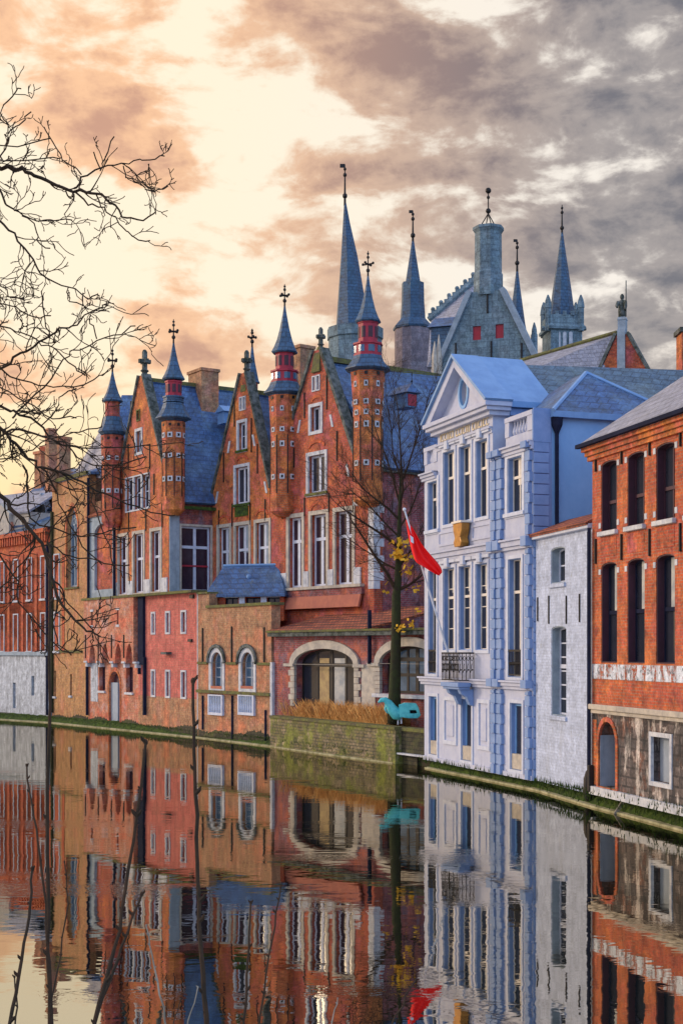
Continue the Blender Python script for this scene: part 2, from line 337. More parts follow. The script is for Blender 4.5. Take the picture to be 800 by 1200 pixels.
def window(F, loop, base=0, rev=.2, bars=(1, 2), fr='trim_white', glass='glass', fw=.06, bw=.035, surround=None, sw=.12, sill=None, axis='f', sg=1,
           transom=None, lining=None, name='window', thick=.06, proud=.04, hole=True, split=None, split_mat='curtain'):
    """One window: frame with its bars, a pane, and where wanted surround and sill. bars=(columns, rows); transom = height fraction of a heavier bar."""
    a0, a1 = min(p[0] for p in loop), max(p[0] for p in loop); b0, b1 = min(p[1] for p in loop), max(p[1] for p in loop)
    if hole: F.holes.append(loop)
    y0, y1 = base + sg * rev, base + sg * (rev + thick)
    outer = loop if sg else loop
    inner = grow(loop, -fw)
    mb = MB(); mb.poly([grow(loop, -.004), inner], y0, y1, axis)
    ia0, ia1, ib0, ib1 = a0 + fw, a1 - fw, b0 + fw, b1 - fw
    def bar(x0, x1, z0, z1, e=0):
        ya, yb = sorted((y0 + sg * .008 - e * sg, y1 - sg * .008))
        if axis == 'f': mb.box(x0, x1, ya, yb, z0, z1)
        else: mb.box(ya, yb, x0, x1, z0, z1)
    def top_at(x):     # height of the loop above column x
        best = b1
        n = len(loop)
        ys = []
        for i in range(n):
            (xa, ya), (xb, yb) = loop[i], loop[(i + 1) % n]
            if abs(xa - xb) > 1e-6 and min(xa, xb) - 1e-6 <= x <= max(xa, xb) + 1e-6: ys.append(ya + (yb - ya) * (x - xa) / (xb - xa))
        return max(ys) - fw * .6 if ys else b1
    nc, nr = bars
    for i in range(1, nc):
        x = ia0 + (ia1 - ia0) * i / nc; w_ = bw * (1.6 if nc % 2 == 0 and i == nc // 2 else 1)
        bar(x - w_ / 2, x + w_ / 2, ib0, top_at(x))
    flat_top = min(top_at(ia0 + .01), top_at(ia1 - .01))
    if transom:
        zt = b0 + (b1 - b0) * transom; bar(ia0, ia1, zt - fw * .7, zt + fw * .7, .02)
    for j in range(1, nr):
        z = ib0 + (flat_top - ib0) * j / nr; bar(ia0, ia1, z - bw / 2, z + bw / 2, -.006)
    w = mb.build(name, fr, F.o)
    p0, p1 = sorted((base + sg * (rev + thick * .5), base + sg * (rev + thick * .5 + .02)))
    MB().poly([grow(loop, -fw * .5)], p0, p1, axis).build('pane', glass, w)
    if split:
        zt = b0 + (b1 - b0) * split; q0, q1 = sorted((base + sg * (rev + thick * .5 - .012), base + sg * (rev + thick * .5 - .004)))
        MB().poly([rect(ia0 + (ia1 - ia0) * .35, ia1, zt, ib1)], q0, q1, axis).build('blind', split_mat, w)  # blinds, and a painted cream reflection on the town house's top panes
    if lining:
        s0, s1 = sorted((base + sg * .02, base + sg * rev))
        MB().poly([grow(loop, -.004), grow(loop, -.03)], s0, s1, axis).build('lining', lining, w)
    if surround:
        s0, s1 = sorted((base - sg * proud, base + sg * .05))
        MB().poly([grow(loop, sw), grow(loop, -.005)], s0, s1, axis).build('surround', surround, w)
    if sill:
        s0, s1 = sorted((base - sg * (proud + .06), base + sg * rev))
        e = .06 if not surround else sw + .04
        if axis == 'f': MB().box(a0 - e, a1 + e, s0, s1, b0 - .12, b0 - .004).build('sill', sill, w, bevel=.012)
        else: MB().box(s0, s1, a0 - e, a1 + e, b0 - .12, b0 - .004).build('sill', sill, w, bevel=.012)
    return w
def wall(F, outline, mat, y0=0, y1=.45, axis='f', name='wall', holes=None, label=None):
    hs = F.holes if holes is None else holes
    o = MB().poly([outline] + hs, y0, y1, axis).build(name, mat, F.o, label=label)
    if holes is None: F.holes = []
    return o
def quad(name, mat, parent, pts, th=.12, label=None):
    """A slab of thickness th below a planar outline given in 3-D."""
    pts = [Vector(p) for p in pts]; nrm = (pts[1] - pts[0]).cross(pts[2] - pts[0]).normalized()
    if nrm.z < 0: nrm = -nrm
    n = len(pts); vs = pts + [p - nrm * th for p in pts]
    fs = [tuple(range(n)), tuple(reversed(range(n, 2 * n)))] + [(i, (i + 1) % n, (i + 1) % n + n, i + n) for i in range(n)]
    return MB().add(vs, fs).build(name, mat, parent, label=label)
def anchor(F, px, y0, y1, w=.05, base=0, name='wall_anchor', mat='iron', wd=.05):
    u, za = F.uz(px, y0, base); zb = F.z(px, y1, base)
    return B(name, mat, F.o, u - wd / 2, u + wd / 2, base - w, base + .02, zb, za)
def finial(parent, c, z0, z1, style='cross', r=.035, mat='iron', name='finial'):
    h = z1 - z0; mb = MB(); mb.tube([(c[0], c[1], z0 - .3), (c[0], c[1], z1)], [r * 1.4, r * .5], 6)
    mb.ball((c[0], c[1], z0 + h * .15), r * 2.6); mb.ball((c[0], c[1], z0 + h * .72), r * 2.0); mb.ball((c[0], c[1], z0 + h * .88), r * 1.6)
    if style == 'cross':
        for a in (0, math.pi / 2):
            mb.rbox((c[0], c[1], z0 + h * .42), (h * .5, r * 1.2, r * 1.6), a + .4)
            for q in (-1, 1): mb.ball((c[0] + q * math.cos(a + .4) * h * .25, c[1] + q * math.sin(a + .4) * h * .25, z0 + h * .44), r * 1.8, 6)
    if style == 'vane':
        mb.rbox((c[0] - .22 * h * .3, c[1], z1 - h * .03), (h * .14, r * .8, h * .10), 0)
    return mb.build(name, mat, parent)
def stone_cross(parent, c, z0, z1, mat='dark_coping'):
    h = z1 - z0; r = h * .085; mb = MB()
    mb.box(c[0] - r, c[0] + r, c[1] - r, c[1] + r, z0 - .1, z1)
    zc = z0 + h * .6; mb.box(c[0] - h * .26, c[0] + h * .26, c[1] - r * .9, c[1] + r * .9, zc - r, zc + r)
    mb.box(c[0] - r * .9, c[0] + r * .9, c[1] - h * .26, c[1] + h * .26, zc - r * .95, zc + r * .95)
    mb.ball((c[0], c[1], z1), r * 1.2); mb.lathe([(r * 1.2, z0 + h * .12), (r * 2.2, z0 + h * .2), (r * 1.2, z0 + h * .28)], (c[0], c[1]))
    return mb.build('stone_finial', mat, parent)

# ------------------------------------------------------------ ground, water, quay ledge
def ground_and_water():
    MB().box(-3000, 3000, -3000, 3000, -2.4, -1.8).build('ground', plain('canal_bed_mud', (.06, .05, .03), (.04, .04, .02), .5, 1)); tag(bpy.data.objects['ground'], kind='structure')
    m, N, L, P = new_mat('canal_water')
    tc = N.new('ShaderNodeTexCoord')
    def nz(scale, sc, det, ro, dist=0):
        mp = N.new('ShaderNodeMapping'); L.new(tc.outputs['Object'], mp.inputs[0]); mp.inputs['Scale'].default_value = sc
        n = N.new('ShaderNodeTexNoise'); L.new(mp.outputs[0], n.inputs['Vector']); n.inputs['Scale'].default_value = scale
        n.inputs['Detail'].default_value = det; n.inputs['Roughness'].default_value = ro; n.inputs['Distortion'].default_value = dist
        return n.outputs['Fac']
    def mt(op, a, b):
        n = N.new('ShaderNodeMath'); n.operation = op
        for i, v in enumerate((a, b)):
            if isinstance(v, (int, float)): n.inputs[i].default_value = v
            else: L.new(v, n.inputs[i])
        return n.outputs[0]
    small = nz(2.2, (1, 1.6, 1), 2, .5, .4); wide = nz(.55, (.7, 1.3, 1), 2, .5); tiny = nz(11, (1, 1, 1), 2, .5)
    mask = nz(.16, (.6, 1.8, 1), 3, .6)
    mr = N.new('ShaderNodeMapRange'); L.new(mask, mr.inputs[0]); mr.inputs[1].default_value = .56; mr.inputs[2].default_value = .66; mr.inputs[3].default_value = .0; mr.inputs[4].default_value = 1.0
    h = mt('ADD', mt('MULTIPLY', small, .0021), mt('MULTIPLY', wide, .0075))
    h = mt('ADD', h, mt('MULTIPLY', mt('MULTIPLY', tiny, .004), mr.outputs[0]))
    bp = N.new('ShaderNodeBump'); bp.inputs['Strength'].default_value = 1; bp.inputs['Distance'].default_value = .55; L.new(h, bp.inputs['Height'])
    N.remove(P)
    gl = N.new('ShaderNodeBsdfGlossy'); gl.inputs['Color'].default_value = (.76, .72, .63, 1); gl.inputs['Roughness'].default_value = .015
    df = N.new('ShaderNodeBsdfDiffuse'); df.inputs['Color'].default_value = (.010, .014, .010, 1)
    fr = N.new('ShaderNodeFresnel'); fr.inputs['IOR'].default_value = 1.9
    fm = N.new('ShaderNodeMapRange'); L.new(fr.outputs[0], fm.inputs[0]); fm.inputs[1].default_value = 0; fm.inputs[2].default_value = 1; fm.inputs[3].default_value = .60; fm.inputs[4].default_value = .98
    mx = N.new('ShaderNodeMixShader'); L.new(fm.outputs[0], mx.inputs[0]); L.new(df.outputs[0], mx.inputs[1]); L.new(gl.outputs[0], mx.inputs[2])
    for n in (gl, df, fr): L.new(bp.outputs[0], n.inputs['Normal'])
    out = [n for n in N if n.type == 'OUTPUT_MATERIAL'][0]; L.new(mx.outputs[0], out.inputs[0])
    MB().add([(-400, -200, 0), (400, -200, 0), (400, 500, 0), (-400, 500, 0)], [(0, 1, 2, 3)]).build('water', m); tag(bpy.data.objects['water'], kind='structure')
    # the far bank behind the fronts, and the near quay under the viewer
    far = [(-60, 120), (-24, 86), (-13, 77), (-6, 68), (-2.2, 62), (1.2, 55), (4.0, 50.5), (7, 41), (8, 36.5), (9.5, 30), (16, 8), (300, 8), (300, 500), (-300, 500), (-300, 200)]
    MB().add([(x, y, .25) for x, y in far], [tuple(range(len(far)))]).build('far_bank', plain('far_bank_soil', (.10, .09, .07), None, 1, 1)); tag(bpy.data.objects['far_bank'], kind='structure')
    mb = MB(); mb.box(-12, 12, -12, 5.2, -1.9, 1.9); mb.box(-12, -3.25, 5.2, 11.2, -1.9, 1.9)
    mb.build('near_quay', M['rubble']); tag(bpy.data.objects['near_quay'], kind='structure')
ground_and_water()
def ledge(pts, name='quay_ledge', jag=.08):
    """pts: (column, waterline row, width to the wall, height at the wall)."""
    P = []
    for i in range(len(pts) - 1):
        a, b = pts[i], pts[i + 1]
        n = max(2, int(abs(b[0] - a[0]) / 2.2))
        for k in range(n): P.append([a[j] + (b[j] - a[j]) * k / n for j in range(4)])
    P.append(list(pts[-1]))
    lip, moss = MB(), MB(); rows = []
    for x, y, w, h in P:
        D = CAM_H * F_PX / (y - HOR); rows.append((Vector(((x - 400) / F_PX * D, D)), w, h))
    lv, mv = [], []
    NC = 9
    for i, (p, w, h) in enumerate(rows):
        q = rows[min(i + 1, len(rows) - 1)][0] - rows[max(i - 1, 0)][0]; q.normalize(); n = Vector((-q.y, q.x))
        if n.y < 0: n = -n
        j = random.uniform(-.03, .03)
        a = p; b = p + n * .16
        lv += [(a.x, a.y, -.5), (a.x, a.y, .05), (b.x, b.y, .06), (b.x, b.y, -.5)]
        for k in range(NC):
            t = k / (NC - 1); c = p + n * (.12 + (w + .15) * t)
            z = .03 + (h) * (1 - (1 - t) ** 2.0) + random.uniform(-.5, 1) * jag * min(1, t * 4)
            mv.append((c.x + random.uniform(-.03, .03), c.y, z if k else .02))
    nf = [(i * 4 + k, i * 4 + k + 1, i * 4 + k + 5, i * 4 + k + 4) for i in range(len(rows) - 1) for k in range(3)]
    lip.add(lv, nf); o = lip.build(name, 'lip'); tag(o, kind='structure')
    mf = [(i * NC + k, i * NC + k + 1, (i + 1) * NC + k + 1, (i + 1) * NC + k) for i in range(len(rows) - 1) for k in range(NC - 1)]
    moss.add(mv, mf); m = moss.build('moss', 'moss', smooth=True); tag(m, kind='stuff')
    tf = MB()
    for i, (p, w, h) in enumerate(rows):
        for j in range(10):
            t = random.random() ** .6; q = p + Vector((-.1, .95)) * (.15 + w * t); z0 = .03 + h * (1 - (1 - t) ** 2); hh = random.uniform(.05, .16) * (1.3 if jag > .1 else .8); a = random.uniform(-.04, .04); x = q.x + random.uniform(-.15, .15)
            tf.add([(x - .012, q.y, z0), (x + .012, q.y, z0), (x + a, q.y - random.uniform(0, .05), z0 + hh)], [(0, 1, 2)])
    g = tf.build('ledge_grass', 'moss'); tag(g, kind='stuff')
    return o
ledge([(-60, 842, .8, .28), (0, 843.5, .7, .28), (60, 847.5, .6, .25), (104, 852, .5, .3), (232, 865, .5, .3), (314, 875, .45, .3), (400, 887.5, .5, .38), (460, 895, .5, .35)])
ledge([(497, 900.5, .3, .25), (560, 913, .3, .28), (628, 927, .3, .28), (693, 946.5, .5, .36), (745, 960, .75, .46), (800, 975, .8, .48), (860, 993, .8, .5)], jag=.14)

# ------------------------------------------------------------ turret used on the gabled houses
def turret(F, cx, D, shaft, skirt, tiers, cone, fin, pier=None, brick='brick_orange', holes_rows=(), top_holes=True):
    """Rows and half-widths are the surveyed ones at distance D. shaft=(y_top,y_bot,hw_top,hw_bot); tiers=[(y0,y1,hw,mat)]."""
    k = D / F_PX; c3 = F.P(cx, 762, D); c = (c3.x, c3.y); Z = lambda y: CAM_H + (HOR - y) * k
    ct = 1 / math.cos(math.pi / 8)
    y0, y1, h0, h1 = shaft
    sh = MB().lathe([(h1 * k * .55, Z(y1 + 6)), (h1 * k, Z(y1)), (h1 * k, Z(y0 + (y1 - y0) * .28)), (h0 * k * .98, Z(y0 + 8)), (h0 * k * 1.0, Z(y0))], c).build('turret', brick, F.o)
    # dressed stones and loopholes on the faces
    st, hl = MB(), MB()
    for ang in [math.pi * .25 * i for i in range(8)]:
        for yy, r_, s_ in holes_rows:
            rr = (h1 if yy > y0 + (y1 - y0) * .28 else (h0 + h1) / 2) * k / ct + .01
            ce = (c[0] + rr * math.cos(ang), c[1] + rr * math.sin(ang), Z(yy))
            w_ = s_ * k * 1.3
            st.rbox(ce, (.05, w_ * 1.0, w_ * r_), ang)
            hl.rbox((ce[0] + .02 * math.cos(ang), ce[1] + .02 * math.sin(ang), ce[2]), (.04, w_ * .42, w_ * r_ * .5), ang)
        a2 = ang + math.pi / 8; rr = h1 * k + .005
        hl.rbox((c[0] + rr * math.cos(a2), c[1] + rr * math.sin(a2), Z(y0 + (y1 - y0) * .60)), (.03, .05, (y1 - y0) * k * .5), a2)
        if top_holes:
            rr = h0 * k / ct - .01
            hl.rbox((c[0] + rr * math.cos(ang), c[1] + rr * math.sin(ang), Z(y0 + 4)), (.06, .13, .13), ang)
    st.build('dressed_stone', 'white_stone', sh); hl.build('loophole', 'iron', sh)
    a, b, ha, hb = skirt
    MB().lathe([(h0 * k * .95, Z(b + 4.5)), (hb * k * .93, Z(b + 1.6)), (hb * k, Z(b + .9)), (hb * k, Z(b)), ((ha * .45 + hb * .55) * k, Z(b - (b - a) * .30)), ((ha * .78 + hb * .22) * k, Z(b - (b - a) * .62)), (ha * k, Z(a))], c).build('skirt_roof', 'slate_dark', sh)
    for ty0, ty1, hw, mt_ in tiers:
        mb = MB().lathe([(hw * k, Z(ty1)), (hw * k, Z(ty1 - 1.5)), (hw * k * .94, Z(ty1 - 1.6)), (hw * k * .94, Z(ty0 + 2)), (hw * k * 1.03, Z(ty0 + 1.9)), (hw * k * 1.03, Z(ty0))], c)
        ln = mb.build('lantern', mt_, sh)
        wn, wf = MB(), MB()
        for i in range(8):
            ang = math.pi * .25 * i; rr = hw * k * .94 / ct
            for dv in (-.36, .36):
                ce = (c[0] + rr * math.cos(ang) - math.sin(ang) * dv * hw * k * .7, c[1] + rr * math.sin(ang) + math.cos(ang) * dv * hw * k * .7, Z((ty0 + ty1) / 2))
                wn.rbox(ce, (.03, hw * k * .24, (ty1 - ty0) * k * .52), ang)
        if mt_ == 'timber_red': wn.build('lantern_window', 'glass_blue' if hw > 14 else 'door', sh)
    a, b, hb = cone
    pr = [(hb * k * .9, Z(b + 1.5)), (hb * k, Z(b)), (hb * k * .80, Z(b - (b - a) * .10)), (hb * k * .58, Z(b - (b - a) * .25)), (hb * k * .36, Z(b - (b - a) * .48)), (hb * k * .15, Z(b - (b - a) * .78)), (.02, Z(a))]
    MB().lathe(pr, c).build('cone_roof', 'slate_dark', sh)
    o = finial(sh, c, Z(fin[1]), Z(fin[0]), 'cross', r=.035 * D / 60)
    if pier:
        py0, py1, hw = pier
        MB().lathe([(hw * k, Z(py1)), (hw * k, Z(py0 + 4)), (hw * k * 1.18, Z(py0 + 3)), (hw * k * 1.18, Z(py0))], c).build('turret_pier', 'white_stone', F.o)
    return sh

def gable_outline(uc, uL, uR, zb, zf, za, cap=.22):
    return [(uL, zb), (uR, zb), (uR, zf), (uc + cap, za), (uc - cap, za), (uL, zf)]
def copings(F, uc, uL, uR, zf, za, y0=-.10, y1=.40, cap=.22, th=.11, mat='dark_coping'):
    for (u0, sgn) in ((uR, 1), (uL, -1)):
        mb = MB(); p, q = Vector((u0 + sgn * .02, zf)), Vector((uc + sgn * cap, za)); d = (q - p).normalized(); n = Vector((-d.y, d.x));
        if n.y < 0: n = -n
        loop = [tuple(p - n * .02 - d * .1), tuple(q - n * .02), tuple(q + n * th), tuple(p + n * th - d * .1)]
        mb.poly([loop], y0, y1).build('coping', mat, F.o)
def kneelers(F, spots):
    for px, py, sg in spots:
        u, z = F.uz(px, py); c = MB(); c.poly([[(u - .05 * sg - .07, z - .28), (u - .05 * sg + .07, z - .28), (u + .12 * sg + .07, z + .28), (u + .12 * sg - .07, z + .28)]], -.03, .01); c.build('kneeler_stone', 'white_stone', F.o)
def relief_arch(F, px, py, hw, rise, mat='brick_scarlet', name='relieving_arch'):
    u, z = F.uz(px, py)
    o = [(u + (hw + .14) * math.cos(math.pi * t / 10), z + (rise + .14) * math.sin(math.pi * t / 10)) for t in range(11)]; i = [(u + hw * math.cos(math.pi * t / 10), z + rise * math.sin(math.pi * t / 10)) for t in range(10, -1, -1)]
    MB().poly([o + i], -.035, .01).build(name, mat, F.o)
def dark_ribs(F, xs, w=0):
    for px, a, b in xs: anchor(F, px, a, b, .05, w, name='wall_anchor')

# ============================================================ 1  gabled house with the first gable
G1 = Fac('gabled_house', 'orange brick gabled house with a turret at each side and a tall mullioned side window', 'house', 198, 66.9, -650, 'gabled brick houses along the canal')
def gable_one():
    F = G1; uL, uc, uR = F.u(136), F.u(165.5), 0.0
    zb = 6.5; zf = F.z(196, 571); za = F.z(165, 440)
    zt, zs = F.z(165, 625), F.z(165, 697)
    for a, b in ((139.5, 149.5), (157, 168.5), (177.5, 188.5)):
        window(F, rect(F.u(a), F.u(b), zs + .1, zt), rev=.16, bars=(2, 1), transom=.58, fr='trim_white', glass='glass_dark', fw=.09, bw=.07, surround='stone', sw=.16)
    z0, z1 = F.z(162, 597), F.z(162, 558)
    us = [F.u(147.5), F.u(157), F.u(166.5), F.u(176)]
    for i in range(3):
        window(F, rect(us[i] + .06, us[i + 1] - .06, z0, z1), rev=.15, bars=(1, 2), fr='trim_white', glass='glass', fw=.09, surround='white_stone', sw=.06)
    window(F, rect(F.u(160), F.u(166), F.z(163, 530), F.z(163, 505)), rev=.15, bars=(1, 1), fr='trim_white', surround='white_stone', sw=.14)
    window(F, rect(F.u(161), F.u(164), F.z(163, 492), F.z(163, 481)), rev=.15, bars=(1, 1), fr='dark_coping', glass='glass_dark', surround='moss_stone', sw=.06)
    wall(F, gable_outline(uc, uL, uR, zb, zf, za), 'brick_orange')
    copings(F, uc, uL, uR, zf, za)
    stone_cross(F.o, (uc, .2), za, F.z(165, 412))
    for px, a, b in ((141, 600, 622), (151.5, 600, 622), (171.5, 595, 622), (190.5, 590, 618), (154, 470, 500), (151, 520, 550), (176, 520, 550), (181, 555, 580)): anchor(F, px, a, b)
    for a, b in ((133.5, 139), (150, 156.5), (169, 177), (189, 197)):     # pale plinth blocks between the row windows
        B('plinth_block', 'white_stone', F.o, F.u(a) + .03, F.u(b) - .03, -.06, .06, zs, zs + .75)
    # side wall, seen nearly square on
    U = uR; w1, _ = F.wz(262, 600, U)
    ze = F.wz(230, 585, U)[1]; zt2 = F.wz(230, 617, U)[1]; zb2 = F.wz(230, 693, U)[1]
    wa, wb = F.wz(212.5, 600, U)[0], F.wz(247, 600, U)[0]
    hs = [rect(wa, wb, zb2, zt2)]
    class S: pass
    s = S(); s.o = F.o; s.holes = []
    window(s, hs[0], base=U, rev=.15, bars=(2, 1), transom=.68, fr='trim_white', glass='glass_dark', fw=.10, bw=.10, axis='s', sg=-1, hole=False, surround='stone', sw=.1)
    B('window_rail', 'timber_red', F.o, U - .19, U - .12, wa + .1, wb - .1, zb2 + 1.22, zb2 + 1.3)
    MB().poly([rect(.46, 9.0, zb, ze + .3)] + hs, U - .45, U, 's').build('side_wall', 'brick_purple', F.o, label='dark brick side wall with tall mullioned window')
    MB().box(U - .02, U + .06, .02, wa - .12, zb, F.wz(205, 598, U)[1]).build('pier', 'blue_stone', F.o, label='pale blue stone pier below the turret')  # stone colour takes in the bluish light on this side
    MB().box(U - .1, U + .14, -.12, wa - .1, F.wz(205, 598, U)[1], F.wz(205, 593, U)[1]).build('pier_cap', 'white_stone', F.o)
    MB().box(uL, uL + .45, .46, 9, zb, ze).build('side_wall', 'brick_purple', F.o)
    zr = F.z(170, 441) - .1; x1 = 9.2
    e = .35
    sl = (zr - ze) / (uR - uc)
    quad('roof', 'slate', F.o, [(uc, .46, zr), (uc, x1, zr), (uR + e, x1, ze - sl * e * .3), (uR + e, .46, ze - sl * e * .3)], .15)
    quad('roof', 'slate', F.o, [(uc, .46, zr), (uc, x1, zr), (uL - .2, x1, ze), (uL - .2, .46, ze)], .15)
    B('roof_ridge', 'moss_stone', F.o, uc - .12, uc + .12, .5, x1, zr - .06, zr + .14)
    MB().box(uR + .2, uR + .36, .5, w1, ze - .55, ze - .4).build('gutter', 'moss', F.o)
    # chimney behind the ridge
    p = F.P(238.5, 447, 71.5); k = 71.5 / F_PX
    MB().box(p.x - .75, p.x + .75, p.y - .5, p.y + .5, zr - 2, zr + .7).box(p.x - .82, p.x + .82, p.y - .56, p.y + .56, zr + .7, zr + .85).build('chimney', 'brick_tan', F.o)
    # little dormer by the next gable
    d = F.P(265, 487, 70.2)
    ds = MB().box(d.x - .35, d.x + .35, d.y - .3, d.y + .8, d.z - .45, d.z + .15).build('dormer', 'lead', F.o)
    MB().add([(d.x - .5, d.y - .4, d.z + .15), (d.x + .5, d.y - .4, d.z + .15), (d.x, d.y - .4, d.z + .5), (d.x - .5, d.y + .9, d.z + .15), (d.x + .5, d.y + .9, d.z + .15), (d.x, d.y + .9, d.z + .5)],
             [(0, 1, 2), (3, 5, 4), (0, 2, 5, 3), (1, 4, 5, 2), (0, 3, 4, 1)]).build('dormer_roof', 'lead', ds)
    hr = ((556, 1.3, 4), (534, 2, 3), (510, 1.3, 4.5), (585, 1.2, 2.5))
    turret(F, 203.5, 66.9, (495, 598, 14, 13), (473, 490, 12, 21), [(465, 472, 12.5, 'slate_dark'), (447, 465, 10, 'timber_red')], (398, 444, 13.5), (374, 399), holes_rows=((562, 1.0, 4.6), (535, 1.2, 3.6), (511, 1.0, 4.6)))
    turret(F, 132, 71.6, (511, 612, 13.5, 12.5), (489, 506, 10.5, 17), [(471, 489, 9, 'brick_red')], (432, 470, 12.5), (408, 433), holes_rows=((576, 1.0, 4), (538, 1.2, 3.2)), brick='brick_red')
    # low bay on the left: pale stone with a red brick niche
    uA = F.u(104, -.05); zs2, zt3 = F.z(118, 702), F.z(118, 603)
    uB = F.u(134)
    n0, n1 = F.u(112), F.u(133)
    MB().poly([rect(uA, uB, zs2 - .2, zt3), arch(n0, n1, zs2 + .5, zt3 - .5, .5)], -.05, .3).build('bay_front', 'blue_stone', F.o, label='blue grey stone bay with red brick niche')
    MB().poly([arch(n0 - .1, n1 + .1, zs2 + .4, zt3 - .4, .5)], .1, .2).build('niche', 'brick_red', F.o)
    B('bay_wall', 'brick_tan', F.o, uA, uB, .32, 3, zs2 - .2, F.z(118, 585))
    quad('bay_roof', 'tile', F.o, [(uA - .1, -.2, zt3), (uB, -.2, zt3), (uB, 2.2, F.z(118, 572)), (uA - .1, 2.2, F.z(118, 572))], .1)
    anchor(F, 104.5, 560, 702, .10, -.1, 'downpipe', 'pipe', .09); anchor(F, 135, 560, 700, .10, -.12, 'downpipe', 'pipe', .12)
    # hipped slate roof behind the left turret
    a = F.P(141, 463, 76); b = F.P(158, 463, 76); k = 76 / F_PX
    zlo = F.P(130, 560, 76).z
    quad('back_roof', 'slate', F.o, [F.P(143, 463, 78), F.P(168, 463, 78), F.P(175, 560, 74.5), F.P(118, 560, 74.5)], .15)
    quad('back_roof', 'slate_grey', F.o, [F.P(143, 463, 78), F.P(118, 560, 74.5), F.P(86, 556, 80)], .15)  # left slope in paler slate: its sunlit tone is put into the colour
gable_one()

# ============================================================ 2, 3  gabled houses behind the pavilion and loggia
G2 = Fac('gabled_house', 'narrow orange brick gabled house with mossy sills behind the small slate roofed pavilion', 'house', 249, 68.2, -800, 'gabled brick houses along the canal')
def gable_two():
    F = G2; uL, uR = 0.0, F.u(316); uc = F.u(285)
    zb = 5.2; zfL = F.z(251, 588); zfR = F.z(314, 563); zf = (zfL + zfR) / 2; za = F.z(285, 437)
    zt, zs = F.z(285, 615), F.z(285, 700)
    for a, b in ((256.5, 269.5), (276, 292), (300, 315.5)):
        window(F, rect(F.u(a), F.u(b), zs, zt), rev=.16, bars=(2, 1), transom=.66, fr='trim_white', glass='glass_dark', fw=.09, bw=.10, surround='stone', sw=.16, split=.30 if a != 276 else .62, split_mat='blue_stone')
    window(F, rect(F.u(276), F.u(291), F.z(284, 590), F.z(284, 547)), rev=.16, bars=(2, 1), fr='trim_white', fw=.10, bw=.08, surround='white_stone', sw=.14, sill='moss')
    window(F, rect(F.u(279.5), F.u(288), F.z(284, 527), F.z(284, 495)), rev=.16, bars=(1, 2), fr='trim_white', fw=.10, surround='white_stone', sw=.14, sill='moss')
    for a in (281.5, 285.3): window(F, rect(F.u(a), F.u(a + 2.2), F.z(284, 480), F.z(284, 466)), rev=.12, bars=(1, 1), fr='trim_white', fw=.05, surround='white_stone', sw=.05)
    wall(F, gable_outline(uc, uL, uR, zb, zf, za), 'brick_orange', y1=.42)
    copings(F, uc, uL, uR, zf, za)
    B('moss_patch', 'moss', F.o, F.u(276), F.u(291), -.05, .01, F.z(284, 605), F.z(284, 593))
    MB().lathe([(.32, za - .9), (.24, za - .2), (.12, za + .1)], (uc, .2), 4).build('gable_cap', 'moss_stone', F.o)
    stone_cross(F.o, (uc, .2), za, F.z(285, 412))
    for px, a, b in ((257, 598, 617), (272.5, 590, 617), (293.5, 590, 615), (311, 585, 610), (262.5, 530, 565), (302, 520, 555), (275, 470, 500), (295, 490, 530)): anchor(F, px, a, b)
    MB().box(uL, uL + .4, .43, 9, zb, zf).box(uR - .4, uR, .43, 9, zb, zf).build('side_wall', 'brick_red', F.o)
    zr = za - .9; x1 = 8
    quad('roof', 'slate', F.o, [(uc, .42, zr), (uc, x1, zr), (uR + .2, x1, zf - .2), (uR + .2, .42, zf - .2)], .15)
    quad('roof', 'slate', F.o, [(uc, .42, zr), (uc, x1, zr), (uL - .2, x1, zf - .2), (uL - .2, .42, zf - .2)], .15)
    B('roof_ridge', 'moss_stone', F.o, uc - .12, uc + .12, .5, x1, zr - .06, zr + .14)
gable_two()
G3 = Fac('gabled_house', 'widest red brick gabled house, with the tallest turrets, behind the bare garden tree', 'house', 316, 64.1, -800, 'gabled brick houses along the canal')
